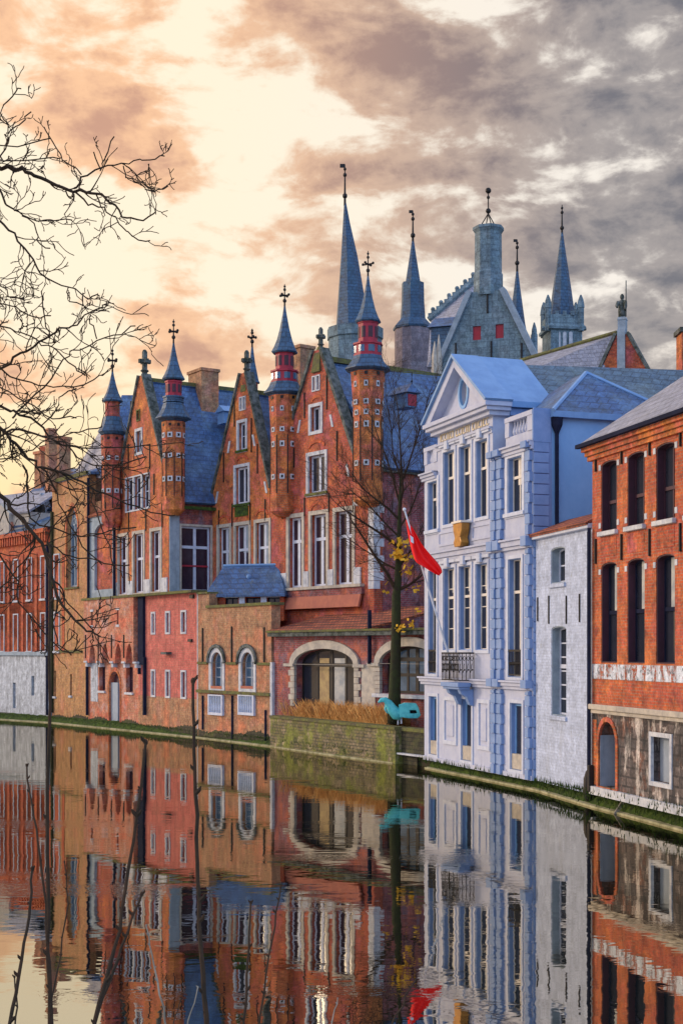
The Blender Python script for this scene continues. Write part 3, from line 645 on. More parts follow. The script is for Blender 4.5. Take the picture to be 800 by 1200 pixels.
def gable_three():
    F = G3; uL, uR = .03, F.u(438); uc = F.u(371.5)
    uRg = F.u(420); uLg = F.u(322)
    zb = 4.6; zf = (F.z(330, 562) + F.z(414, 553)) / 2; za = F.z(371.5, 410)
    zt, zs = F.z(371, 603), F.z(371, 687)
    for a, b in ((338.5, 354), (364.5, 382.5), (393, 413)):
        window(F, rect(F.u(a), F.u(b), zs, zt), rev=.2, bars=(2, 1), transom=.66, fr='trim_white', glass='glass_dark', fw=.10, bw=.12, surround='stone', sw=.18)
    window(F, rect(F.u(361.5), F.u(381), F.z(371, 577), F.z(371, 533)), rev=.18, bars=(2, 1), fr='trim_white', fw=.10, bw=.10, surround='white_stone', sw=.16, sill='moss_stone')
    window(F, rect(F.u(364), F.u(376), F.z(371, 505), F.z(371, 476)), rev=.18, bars=(2, 1), fr='trim_white', fw=.09, surround='white_stone', sw=.14)
    for a in (366.5, 371.5): window(F, rect(F.u(a), F.u(a + 2.8), F.z(371, 457), F.z(371, 441)), rev=.12, bars=(1, 1), fr='trim_white', fw=.05, surround='white_stone', sw=.05)
    slope = (za - zf) / (uRg - uc)
    wall(F, [(uL, zb), (uR, zb), (uR, zf - .2), (uRg, zf), (uc + .25, za), (uc - .25, za), (uLg, zf), (uL, zf - .2)], 'brick_red')
    copings(F, uc, uLg, uRg, zf, za, cap=.25, th=.14)
    MB().lathe([(.45, za - 1.0), (.32, za - .2), (.15, za + .15)], (uc, .2), 4).build('gable_cap', 'moss_stone', F.o)
    stone_cross(F.o, (uc, .2), za + .1, F.z(371, 385))
    for px, a, b in ((331, 585, 608), (357, 583, 605), (385.5, 578, 600), (414, 572, 600), (345, 525, 548), (395, 505, 540), (357, 460, 490), (383, 440, 480)): anchor(F, px, a, b)
    for a, b in ((328, 337), (355.5, 363), (384, 392), (414.5, 424)): B('plinth_block', 'white_stone', F.o, F.u(a) + .05, F.u(b) - .05, -.07, .06, zs, zs + .7)
    # brick apron and terracotta band under the windows
    B('sill_course', 'stone', F.o, F.u(318), F.u(427), -.25, .0 - .003, zs - .14, zs - .02)
    z1 = F.z(371, 699); z2 = F.z(371, 713)
    B('apron', 'brick_purple', F.o, F.u(318), F.u(427), -.16, -.004, z1, zs - .15)
    quad('apron_band', 'terracotta', F.o, [(F.u(318), -.18, z1), (F.u(426), -.18, z1), (F.u(426), -.32, z2), (F.u(318), -.32, z2)], .1)
    # side wall towards the white house
    U = uR; ze = F.wz(465, 546, U)[1]
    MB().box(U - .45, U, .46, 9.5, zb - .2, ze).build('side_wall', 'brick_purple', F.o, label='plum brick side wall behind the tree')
    B('wall_cornice', 'dark_coping', F.o, U - .02, U + .18, .3, 9.5, ze - .32, ze - .02)
    q = MB()
    for i in range(11):
        z = F.z(436, 690) + i * .36; q.box(U - .35, U + .03, -.04, .30 + .22 * (i % 2), z, z + .34)
    q.build('quoin', 'white_stone', F.o)
    zr = za - .5; x1 = 11
    quad('roof', 'slate', F.o, [(uc, .46, zr), (uc, x1, zr + .5), (U + .3, x1, ze - .15), (U + .3, .46, ze - .15)], .15, label='blue slate slope with a dormer')
    quad('roof', 'slate', F.o, [(uc, .46, zr), (uc, x1, zr + .5), (uL - .1, x1, zf - .2), (uL - .1, .46, zf - .2)], .15)
    B('roof_ridge', 'moss_stone', F.o, uc - .12, uc + .12, .5, x1, zr + .05, zr + .28)
    # dormer with a red shutter
    d = F.P(472, 470, 60.2); dm = MB().box(d.x - .3, d.x + .62, d.y - .3, d.y + .3, d.z - .36, d.z + .27).build('dormer', 'slate', F.o)
    B('shutter', 'timber_red', dm, d.x + .62, d.x + .65, d.y - .24, d.y + .24, d.z - .3, d.z + .2)
    MB().add([(d.x - .6, d.y, d.z + .66), (d.x + .78, d.y - .42, d.z + .26), (d.x + .78, d.y + .42, d.z + .26), (d.x - .6, d.y - .42, d.z + .26), (d.x - .6, d.y + .42, d.z + .26), (d.x + .6, d.y, d.z + .7)],
             [(0, 3, 1, 5), (0, 5, 2, 4), (1, 2, 5), (0, 4, 3), (1, 3, 4, 2)]).build('dormer_roof', 'slate', dm)
    finial(dm, (d.x + .6, d.y), d.z + .7, d.z + 1.2, 'plain', .02)
    # chimney behind
    c = F.P(352, 430, 66)
    MB().box(c.x - .55, c.x + .55, c.y - .4, c.y + .4, c.z - 3, c.z + .8).box(c.x - .62, c.x + .62, c.y - .47, c.y + .47, c.z + .8, c.z + .95).build('chimney', 'brick_tan', F.o)
    turret(F, 333.5, 63.0, (464, 600, 19, 17), (449, 461, 17, 25), [(435, 449, 16.5, 'timber_red'), (413, 435, 11.5, 'timber_red')], (355, 413, 16), (333, 356),
           holes_rows=((560, 1.0, 4.6), (522, 1.2, 4.2), (505, 1.0, 4.2), (481, 1.4, 3.2)))
    turret(F, 431, 57.6, (436, 588, 21, 18), (418, 433, 17.5, 28), [(403, 418, 17.5, 'timber_red'), (378, 403, 12.5, 'timber_red')], (320, 377, 16), (294, 321),
           holes_rows=((544, 1.0, 5), (499, 1.2, 4.6), (485, 1.0, 4.6), (473, 1.0, 4.6), (452, 1.5, 3.4)))
    MB().box(F.u(421), F.u(441), -.35, .3, F.z(431, 592), F.z(431, 585)).build('pier_cap', 'white_stone', F.o)
gable_three()
kneelers(G3, ((350, 500, 1), (389, 493, -1), (334, 562, 1), (408, 551, -1)))
for px_, py_ in ((346, 600), (372, 597), (402, 593)): relief_arch(G3, px_, py_, .42, .22)
relief_arch(G3, 371, 524, .5, .2); relief_arch(G3, 371, 470, .3, .14)
kneelers(G2, ((268, 524, 1), (298, 516, -1), (254, 583, 1), (312, 571, -1)))
for px_, py_ in ((263, 611), (284, 608), (307, 604)): relief_arch(G2, px_, py_, .42, .2)
relief_arch(G2, 284, 540, .4, .16)

# thin spire behind the second gable
def spire_thing(label, cx, D, prof, fin, mat='slate_dark', extra=None, style='vane', group=None, name='church_spire', r=None):
    """prof rows: list of (part, material, [(row, half-width), ...] top to bottom, sides)."""
    e = bpy.data.objects.new(name, None); COL.objects.link(e); e.location = ((cx - 400) / F_PX * D, D, .25); tag(e, label, 'tower', group)
    k = D / F_PX; Z = lambda y: CAM_H + (HOR - y) * k - .25
    for part, mt_, rows, n in prof:
        mb = MB(); q = 1.32 if n == 4 else 1.0
        mb.lathe([(r_[1] * k * q, Z(r_[0])) for r_ in reversed(rows)], (0, 0), n, rot=math.pi / n + .12)
        off = [(r_[2] if len(r_) > 2 else 0) * k for r_ in reversed(rows)]
        mb.v = [(v[0] + off[i // n], v[1], v[2]) for i, v in enumerate(mb.v)]      # an octagonal spire that leans a little
        mb.build(part, mt_, e)
    if fin: finial(e, (0, 0), Z(fin[1]), Z(fin[0]), style, r=r or .0006 * D)
    return e, k, Z
spire_thing('thin dark spire rising just behind the narrow middle gable', 295.5, 74, [('cone_roof', 'slate_dark', [(402, .5), (425, 3.6), (446, 8), (449, 9.5)], 8), ('shaft', 'brick_red', [(449, 7), (520, 7), (760, 7)], 8)], (385, 403), style='cross')

# ============================================================ 4  canal building: terrace wall
H = Fac('canal_house', 'low terrace building with pointed arcade, arched door and pink wall rising from the water', 'building', 232, 64.0, -650)
def canal_house():
    F = H; zt = F.z(170, 699); zt2 = zt
    ua, ub, uc_ = F.u(104), F.u(162.5), F.u(232)
    # arcaded left part: upper wall stands proud on corbels
    xs = [114, 129, 144.6, 157.5]; zs, za = F.z(130, 777), F.z(130, 754); zlow = zs
    pts = [(ua, zlow)]
    for px in xs:
        u = F.u(px); pts += [(u - .42, zlow)] + [(u + .42 * math.cos(math.pi * (1 - t)), zlow + (za - zlow) * (1 - abs(1 - 2 * t) ** 1.6)) for t in (.1, .25, .4, .5, .6, .75, .9)] + [(u + .42, zlow)]
    pts += [(ub, zlow), (ub, zt), (ua, zt)]
    hs = []
    for px, y0, y1 in ((113.7, 717, 733), (144, 715, 732)):
        u = F.u(px); l = rect(u - .11, u + .11, F.z(px, y1), F.z(px, y0)); window(F, l, base=-.28, rev=.15, bars=(1, 1), fr='iron', glass='glass_dark', fw=.02, surround=None)
        B('lintel', 'white_stone', F.o, u - .2, u + .2, -.31, -.1, l[2][1], l[2][1] + .12); B('lintel', 'white_stone', F.o, u - .2, u + .2, -.31, -.1, l[0][1] - .12, l[0][1])
    wall(F, pts, 'brick_peach', -.28, .0, name='wall', label='arcaded peach brick upper wall')
    for px in (106.5, 121.5, 136.8, 151, 164.5):
        u = F.u(px); MB().box(u - .2, u + .2, -.34, .02, zlow, zlow + .1).box(u - .13, u + .13, -.26, .02, zlow - .22, zlow).build('corbel', 'white_stone', F.o, bevel=.02)
    for px in (106.5, 121.5, 137, 151.5): anchor(F, px, 744, 771, .33, 0)
    # lower wall
    ud0, ud1 = F.u(128.5), F.u(141); zd1, zd0 = F.z(135, 787), .32
    F.holes.append(arch(ud0, ud1, zd0, zd1))
    dw = MB().poly([arch(ud0 - .05, ud1 + .05, zd0, zd1 + .05)], .25, .3).build('door', 'door', F.o)
    B('door_panel', 'panel_grey', dw, ud0, ud0 + (ud1 - ud0) * .62, .1, .24, zd0, F.z(135, 800))
    MB().poly([arch(ud0 - .14, ud1 + .14, zd0, zd1 + .14), arch(ud0 - .005, ud1 + .005, zd0 - .01, zd1 + .005)], -.03, .04).build('door_arch', 'brick_orange', F.o)
    for a, b in ((116.5, 123.5), (148, 156)):
        window(F, rect(F.u(a), F.u(b), F.z(130, 810), F.z(130, 781)), rev=.2, bars=(1, 2), fr='door', glass='glass_dark', sill='white_stone')
    wall(F, rect(ua, ub, .1, zlow + .6), 'brick_peach', .003, .45)
    for a, b in ((107, 115),): B('render_panel', 'lime', F.o, F.u(a), F.u(b), -.02, .01, F.z(111, 822), zlow - .02)
    # chute and pipes
    MB().box(F.u(164.5), F.u(170.5), -.14, .02, F.z(166, 779), zt - .02).build('chute', 'pipe', F.o)
    anchor(F, 170.5, 770, 838, .12, -.05, 'downpipe', 'pipe', .13); anchor(F, 103, 778, 838, .1, -.05, 'downpipe', 'pipe', .1)
    anchor(F, 164, 779, 790, .1, -.05, 'downpipe', 'pipe', .1)
    # pink wall with two rows of narrow windows
    for y0, y1 in ((718, 741), (787, 816)):
        for px, hw in ((180, .15), (197, .17), (215.5, .2)):
            u = F.u(px); window(F, rect(u - hw, u + hw, F.z(200, y1), F.z(200, y0)), rev=.16, bars=(1, 1), fr='panel_grey', glass='glass', fw=.04, surround='white_stone', sw=.09)
    zsep = F.z(200, 817)
    wall(F, rect(ub, uc_, zsep, zt), 'brick_pink', 0, .45, label='pink washed brick wall with narrow windows')
    wall(F, rect(ub, uc_, .1, zsep), 'brick_tan', .004, .45, label='bare tan brick footing')
    MB().box(F.u(198) - .3, F.u(198) + .3, -.3, .03, F.z(198, 767), F.z(198, 764)).build('bracket', 'dark_coping', F.o)
    B('terrace_coping', 'moss_stone', F.o, ua - .2, uc_, -.36, 1.2, zt, zt + .12)
    B('terrace', 'moss_stone', F.o, ua - .2, uc_, .46, 3.4, zt - .4, zt - .02)
    B('seam', 'white_stone', F.o, uc_ - .05, uc_ + .02, -.02, .05, .4, zt - .01)
    # brick skin panels: iron ties
    for px, a, b in ((120, 711, 713), (226, 697, 701), (224, 749, 752)): anchor(F, px, a, b, .1, 0, wd=.35)
def algae(F, xa, xb, z1=.75, y=-.006, name='algae_stain'):
    ua, ub = F.u(xa), F.u(xb); n = max(6, int((ub - ua) / .09)); top = []
    for i in range(n + 1): top.append((ub - (ub - ua) * i / n, z1 * (.62 + .22 * math.sin(i * .13) * math.sin(i * .047 + 1) + random.uniform(-.09, .09))))
    MB().poly([[(ua, .1), (ub, .1)] + top], y - .012, y + .01).build(name, 'dark_rubble', F.o)
canal_house()
algae(H, 104.5, 127, .6, -.0); algae(H, 142.5, 231.5, .62, 0)

# ============================================================ 5  ochre chapel and red house at the far left
CH = Fac('chapel', 'ochre brick chapel wall with one tall pointed traceried window, beside the far left red house', 'chapel', 104, 75.1, -650)
def chapel():
    F = CH; ua, ub = F.u(61.5), -.02; zt = F.z(85, 561)
    l = arch(F.u(78.5), F.u(91.5), F.z(85, 688), F.z(85, 592), 1.0, 12, True)
    w = window(F, l, rev=.25, bars=(3, 1), fr='blue_stone', glass='glass_blue', fw=.12, bw=.11, surround='brick_orange', sw=.14, sill='moss_stone')
    uc = (l[0][0] + l[1][0]) / 2; zc = l[2][1] + .1
    mb = MB()
    for du, dz in ((-.25, 0), (.25, 0), (0, .42)):
        mb.poly([[(uc + du + .24 * math.cos(a * .5236), zc + dz + .24 * math.sin(a * .5236)) for a in range(12)], [(uc + du + .15 * math.cos(a * .5236), zc + dz + .15 * math.sin(a * .5236)) for a in range(12)]], .22, .27)
    mb.build('tracery', 'blue_stone', w)
    for px, y0, y1 in ((83.5, 790, 815), (64.8, 786, 816)):
        u = F.u(px); window(F, rect(u - .14, u + .14, F.z(px, y1), F.z(px, y0)), rev=.2, bars=(1, 1), fr='iron', glass='glass_dark', fw=.02, sill='white_stone')
    wall(F, rect(ua, ub, .1, zt), 'brick_yellow')
    B('string_course', 'moss_stone', F.o, F.u(64), F.u(97), -.08, .02, F.z(85, 765), F.z(85, 762))
    B('cornice', 'moss_stone', F.o, ua - .1, ub, -.15, .4, zt, zt + .2)
    quad('roof', 'slate', F.o, [(ua - .2, -.1, zt + .1), (ub + .5, -.1, zt + .1), (ub - 1.2, 4, F.z(95, 518)), (ua - .2, 4, F.z(70, 515))], .15)
    quad('roof', 'slate', F.o, [(ub + .5, -.1, zt + .1), (ub + 2.2, 4, zt + .1), (ub - 1.2, 4, F.z(95, 518))], .15)
    MB().box(ua - .3, ua + .5, .2, 4.3, .1, F.z(62, 552)).build('side_wall', 'brick_tan', F.o)
    c = F.P(60, 515, 79)
    MB().box(c.x - .3, c.x + .3, c.y - .25, c.y + .25, c.z - 3, c.z + .5).box(c.x - .36, c.x + .36, c.y - .3, c.y + .3, c.z + .5, c.z + .6).build('chimney', 'brick_tan', F.o)
    anchor(F, 62.5, 600, 835, .14, 0, 'downpipe', 'bark_green', .2)
chapel()
algae(CH, 63, 103.5, .6)
RH = Fac('red_house', 'red brick house at the far left with whitewashed base and rows of slim windows', 'house', 60, 79.5, -800)
def red_house():
    F = RH; ua, ub = F.u(-90), F.u(58.5); zc = F.z(30, 628); zw = F.z(30, 768)
    zu = (F.z(30, 703), F.z(30, 655)); zl = (F.z(30, 763), F.z(30, 720))
    for i in range(-5, 4):
        px = 19 + i * 16
        if px < -88: continue
        u = F.u(px)
        window(F, rect(u - .3, u + .3, *zu), rev=.10, bars=(1, 3), fr='trim_white', glass='glass', surround='white_stone', sw=.07, fw=.07, sill='white_stone')
        window(F, rect(u - .3, u + .3, *zl), rev=.10, bars=(1, 3), fr='trim_white', glass='glass', surround='white_stone', sw=.07, fw=.07, sill='white_stone')
        v = F.u(px + 8); B('pilaster', 'brick_scarlet', F.o, v - .16, v + .16, -.05, .01, zw + .1, F.z(px, 650))
    wall(F, rect(ua, ub, zw, zc), 'brick_scarlet', label='red brick upper wall')
    for px, y0, y1, m_ in ((18, 800, 830, 'glass_dark'), (39.7, 792, 815, 'glass'), (-8, 795, 822, 'glass_dark'), (-32, 795, 822, 'glass')):
        u = F.u(px); window(F, rect(u - .2, u + .2, F.z(px, y1), F.z(px, y0)), rev=.2, bars=(1, 1), fr='door', glass=m_, fw=.03)
    wall(F, rect(ua, ub, .1, zw - .003), 'lime', -.05, .45, label='streaked whitewashed base')
    B('string_course', 'blue_stone', F.o, ua, ub + .05, -.2, .02, zw, zw + .22)
    mb = MB(); u = ua
    while u < ub:
        mb.box(u, u + .16, -.22, .01, zc - .5, zc); u += .36
    mb.build('corbel_table', 'brick_scarlet', F.o)
    B('cornice', 'brick_scarlet', F.o, ua, ub + .1, -.3, .4, zc, zc + .25)
    zr = zc + 2.3
    quad('roof', 'slate_dark', F.o, [(ua, -.2, zc + .2), (ub + .1, -.2, zc + .2), (ub + .1, 1.6, zc + 1.1), (ua, 1.6, zc + 1.1)], .12)
    B('side_wall', 'brick_scarlet', F.o, ub - .4, ub, .46, 5, .1, zc)
    anchor(F, 57, 640, 838, .14, 0, 'downpipe', 'pipe', .16)
red_house()
def back_houses():
    # pale houses whose roofs show above the red house
    spec = [
        ('tall pale gabled house with grey roof behind the red house, right one under the branches', 50, 88, [(40, 640), (62, 640), (62, 585), (51, 560), (34, 588)], 'stone', [(51, 560), (62, 585), (62, 556), (38, 545), (26, 572)], 'slate'),
        ('cream house with sloping beige roof and round topped chimney behind the red house', 25, 92, [(0, 640), (36, 640), (36, 598), (14, 585), (0, 592)], 'stone', None, None),
    ]
    def house(label, D, x0, x1, ye, yr, wallm, roofm, skew=0, gable=None, chim=None):
        F = Fac('back_house', label, 'house', x0, D, -1400)
        uL, uR = 0, F.u(x1); ze = F.z(x0, ye); zr = F.z((x0 + x1) / 2, yr)
        MB().box(uL, uR, 0, 6, .1, ze).build('wall', wallm, F.o)
        quad('roof', roofm, F.o, [(uL - .2, -.2, ze), (uR + .2, -.2, ze), (uR + .2 - skew, 3, zr), (uL - .2 + skew, 3, zr)], .12)
        quad('roof', roofm, F.o, [(uL - .2, 6.2, ze), (uR + .2, 6.2, ze), (uR + .2 - skew, 3, zr), (uL - .2 + skew, 3, zr)], .12)
        if gable:
            gx, gw, gy, gm = gable; u = F.u(gx); hw = gw / 2 / F_PX * D / .8; zg = F.z(gx, gy)
            MB().poly([[(u - hw, ze - 2), (u + hw, ze - 2), (u + hw, ze), (u, zg), (u - hw, ze)]], -.3, .2).build('gable', gm, F.o)
        for q in (chim or ()):
            cx, cy0, hw_, mt_, cap = q; u = F.u(cx); h_ = hw_ / F_PX * D; z1 = F.z(cx, cy0)
            o = MB().box(u - h_, u + h_, 1.2, 2.2, ze, z1).box(u - h_ * 1.15, u + h_ * 1.15, 1.1, 2.3, z1, z1 + .2).build('chimney', mt_, F.o)
            if cap:
                mb = MB()
                for j in range(cap): mb.lathe([(.11, z1 + .2), (.13, z1 + .55), (.1, z1 + .6)], (u - h_ * .8 + 1.6 * h_ * j / max(1, cap - 1), 1.7))
                mb.build('chimney_pots', 'brick_red', o)
        return F
    house('slate roofed house with a row of chimney pots behind the far left red house', 97, 20, 62, 590, 545, 'stone', 'slate', 1, None, [(28, 530, 6.5, 'brick_tan', 5), (50, 512, 5, 'brick_tan', 0)])
    house('pale gabled house with beige roof right behind the far left red house', 90, -60, 34, 610, 572, 'stone', 'slate_grey', .5, (4, 30, 590, 'stone'), None)
    house('small blue roofed house with a peaked pink gable above the red house cornice', 86, 6, 58, 618, 592, 'lime', 'slate', .3, (14, 14, 600, 'brick_peach'), None)
    house('light rendered house with a white gable squeezed beside the chapel wall', 88, 36, 64, 600, 566, 'lime', 'slate_dark', .2, (52, 16, 578, 'lime'), None)
back_houses()

# ============================================================ 6  pavilion
PV = Fac('pavilion', 'tan brick pavilion with two round arched windows and small blue mansard roof', 'building', 232, 63.9, -700)
def pavilion():
    F = PV; uL, uR = .02, F.u(318); zt = F.z(275, 711)
    for a, b, px in ((248, 261, 254.5), (283, 297.5, 290)):
        l = arch(F.u(a), F.u(b), F.z(px, 807), F.z(px, 764))
        w = window(F, l, rev=.2, bars=(2, 3), fr='panel_grey', glass='glass_blue', fw=.08, bw=.05, surround='white_stone', sw=.2)
        lo = [p for p in arch(F.u(a) - .34, F.u(b) + .34, F.z(px, 776), F.z(px, 764) + .36)]
        li = arch(F.u(a) - .21, F.u(b) + .21, F.z(px, 776) - .01, F.z(px, 764) + .21)
        MB().poly([lo, li], -.12, -.045).build('hood_mould', 'dark_coping', w)
        B('window_box', 'terracotta', w, F.u(a), F.u(b), -.05, .15, F.z(px, 807), F.z(px, 804))
        # balustrade panel below
        za, zb = F.z(px, 814), F.z(px, 838); ua, ub = F.u(a) - .15, F.u(b) + .15
        br = MB().poly([rect(ua, ub, zb, za), rect(ua + .1, ub - .1, zb + .12, za - .06)], -.12, .0).build('balustrade', 'trim_white', F.o)
        mb = MB()
        for i in range(7): u = ua + .1 + (ub - ua - .2) * (i + .5) / 7; mb.lathe([(.03, zb + .1), (.055, zb + .3), (.03, zb + .6), (.04, za - .05)], (u, -.06), 6)
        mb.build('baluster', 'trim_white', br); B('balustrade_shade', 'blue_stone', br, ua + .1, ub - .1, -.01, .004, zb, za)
    wall(F, rect(uL, uR, .1, zt), 'brick_tan')
    B('string_course', 'moss_stone', F.o, uL, F.u(243.5), -.06, .02, F.z(275, 779), F.z(275, 776)); B('string_course', 'moss_stone', F.o, F.u(266), F.u(278), -.06, .02, F.z(275, 779), F.z(275, 776)); B('string_course', 'moss_stone', F.o, F.u(302), uR, -.06, .02, F.z(275, 779), F.z(275, 776))
    B('sill_course', 'moss_stone', F.o, uL, uR, -.13, -.003, F.z(275, 813.5), F.z(275, 810))
    B('coping', 'moss_stone', F.o, F.u(243), uR + .1, -.1, .6, zt, zt + .12)
    B('wall_return', 'brick_tan', F.o, uL, F.u(245), .004, .45, zt, F.z(238, 696)); B('coping', 'moss_stone', F.o, uL, F.u(245), -.1, .5, F.z(238, 696), F.z(238, 694))
    for px, a, b in ((238, 736, 776), (272, 734, 776), (310, 735, 776)): anchor(F, px, a, b, .06, 0, wd=.07)
    for px, a, b in ((238.5, 815, 855), (273, 815, 866), (312, 832, 868)): anchor(F, px, a, b, .08, 0, 'downpipe', 'pipe', .06)
    B('quoin', 'white_stone', F.o, uR - .02, uR + .14, -.06, .5, .3, F.z(316, 776)); B('wall_return', 'brick_tan', F.o, uR - .45, uR, .46, 3, .1, zt - 1.1)
    # attic and mansard roof: turned square to the canal bend, so it has a frame of its own
    A = Fac('attic', None, None, 246, 63.6, -4500); G = F; F = A; kids = []
    w0 = 0; v0, v1 = 0.0, F.u(332.5); zb, ze = zt - .6, F.z(290, 697)
    for a, b in ((264, 279), (288, 305), (313, 328)):
        window(F, rect(F.u(a), F.u(b), F.z(290, 711), F.z(290, 700.5)), rev=.12, bars=(2, 1), fr='pipe', glass='glass_dark', fw=.05)
        if a != 288: B('lintel', 'white_stone', F.o, F.u(a - 1), F.u(b + 1), -.1, .02, F.z(290, 700.5), F.z(290, 699))
    wall(F, rect(v0, v1, zb, ze), 'brick_scarlet', 0, .4, name='attic_wall')
    for px in (248.5, 284, 309.5): B('post', 'trim_white', F.o, F.u(px) - .14, F.u(px) + .14, -.06, .1, zb, ze - .02)
    B('attic_side', 'brick_scarlet', F.o, v0, v0 + .4, .41, 3.4, zb, ze); B('attic_side', 'brick_scarlet', F.o, v1 - .4, v1, .41, 3.4, zb, ze)
    ev = .15; yr = 1.1; zr = F.z(290, 663, yr); t0, t1 = F.u(262, yr), F.u(326, yr); ya, yb = -.25, 3.6
    R0 = [(v0 - ev, ya, ze), (v1 + ev, ya, ze), (v1 + ev, yb, ze), (v0 - ev, yb, ze)]; T = [(t0, yr, zr), (t1, yr, zr), (t1, yb - 1.2, zr), (t0, yb - 1.2, zr)]
    R2 = [(x, y, z - .1) for x, y, z in R0]
    MB().add(R2 + R0 + T, [(3, 2, 1, 0)] + [(r * 4 + i, r * 4 + (i + 1) % 4, r * 4 + 4 + (i + 1) % 4, r * 4 + 4 + i) for r in range(2) for i in range(4)] + [(8, 9, 10, 11)]).build('mansard_roof', 'slate', F.o)
    MB().tube([(t0, yr, zr + .03), (t1, yr, zr + .03)], .06).build('roof_ridge', 'lead', F.o)
    p = F.uz(292, 676, .6); MB().ball((p[0], .55, p[1]), .12).build('roof_vent', 'lead', F.o)
    mg = Matrix.Translation(G.o.location) @ Matrix.Rotation(G.o.rotation_euler.z, 4, 'Z'); ma = Matrix.Translation(A.o.location) @ Matrix.Rotation(A.o.rotation_euler.z, 4, 'Z')
    for c in [o for o in COL.objects if o.parent == A.o]: c.parent = G.o; c.matrix_local = mg.inverted() @ ma
    bpy.data.objects.remove(A.o)
pavilion()
algae(PV, 233, 317, .7)

# ============================================================ 7  loggia and garden wall
LG = Fac('loggia', 'plum brick loggia with wide glazed stone arches and red tiled lean-to roof behind the garden', 'building', 318.5, 58.6, -800)
def loggia():
    F = LG; uL, uR = .16, F.u(520); zt = F.z(400, 745)
    zb = F.z(400, 838)
    for a, b, y0, y1, ysp in ((346, 416, 829, 760, 778), (446, 516, 813, 757, 777)):
        px = 380 if a < 400 else 470
        zs = F.z(px, ysp); l = arch(F.u(a), F.u(b), F.z(px, y0), F.z(px, y1), F.z(px, y1) - zs, 14)
        w = window(F, l, rev=.35, bars=(6, 2) if a > 400 else (4, 1), transom=.72, fr='iron', glass='glass_blue' if a > 400 else 'glass', fw=.10, bw=.12)
        u0, u1 = F.u(a), F.u(b)
        if a < 400:
            for (q0, q1), m_ in zip(((.30, .46), (.55, .72)), ('amber_blind', 'curtain')):
                B('curtain', m_, w, u0 + (u1 - u0) * q0, u0 + (u1 - u0) * q1, .365, .372, l[0][1] + .1, l[0][1] + 2.0)
        lo = arch(u0 - .32, u1 + .32, zs - .02, F.z(px, y1) + .34, F.z(px, y1) + .34 - zs, 14); li = arch(u0 + .005, u1 - .005, zs - .03, F.z(px, y1) - .005, F.z(px, y1) - zs, 14)
        MB().poly([lo, li], -.10, .06).build('arch_stone', 'stone', F.o)
        q = MB(); q2 = MB()
        n = 7; zz = [l[0][1] + (zs - l[0][1]) * i / n for i in range(n + 1)]
        for i in range(n):
            e = .42 if i % 2 else .28
            q.box(u0 - e, u0 + .006, -.07, .06, zz[i], zz[i + 1] - .015); q2.box(u1 - .006, u1 + e, -.07, .06, zz[i], zz[i + 1] - .015)
        q.build('jamb_stone', 'stone', F.o); q2.build('jamb_stone', 'stone', F.o)
        B('impost', 'stone', F.o, u0 - .7, u0, -.14, .02, zs - .12, zs); B('impost', 'stone', F.o, u1, u1 + .7, -.14, .02, zs - .12, zs)
    wall(F, rect(uL, uR, .1, zt), 'brick_purple', 0, .4)
    B('pier', 'stone', F.o, F.u(424), F.u(440), -.03, .01, zb, F.z(430, 779))
    B('ledge', 'dark_coping', F.o, uL, uR, -.35, .4, zt, zt + .16)
    B('ledge_gutter', 'moss_stone', F.o, uL, uR, -.42, -.1, zt + .165, zt + .25)
    # lean-to roof
    z1 = zt + .25; a0, a1 = F.u(320), F.u(433); d = 4.3; z2 = 5.95
    quad('roof', 'tile', F.o, [(a0, -.35, z1), (a1, -.35, z1), (F.u(433) + .2, d, z2), (F.u(322) - .5, d, z2)], .1)
    B('terrace', 'dark_coping', F.o, a1, uR, .41, 6, zt - .1, zt + .1)
    anchor(F, 434, 715, 778, .12, -.1, 'downpipe', 'pipe', .08)
    B('sill', 'white_stone', F.o, F.u(440), F.u(505), -.2, .1, F.z(470, 818), F.z(470, 813.5))
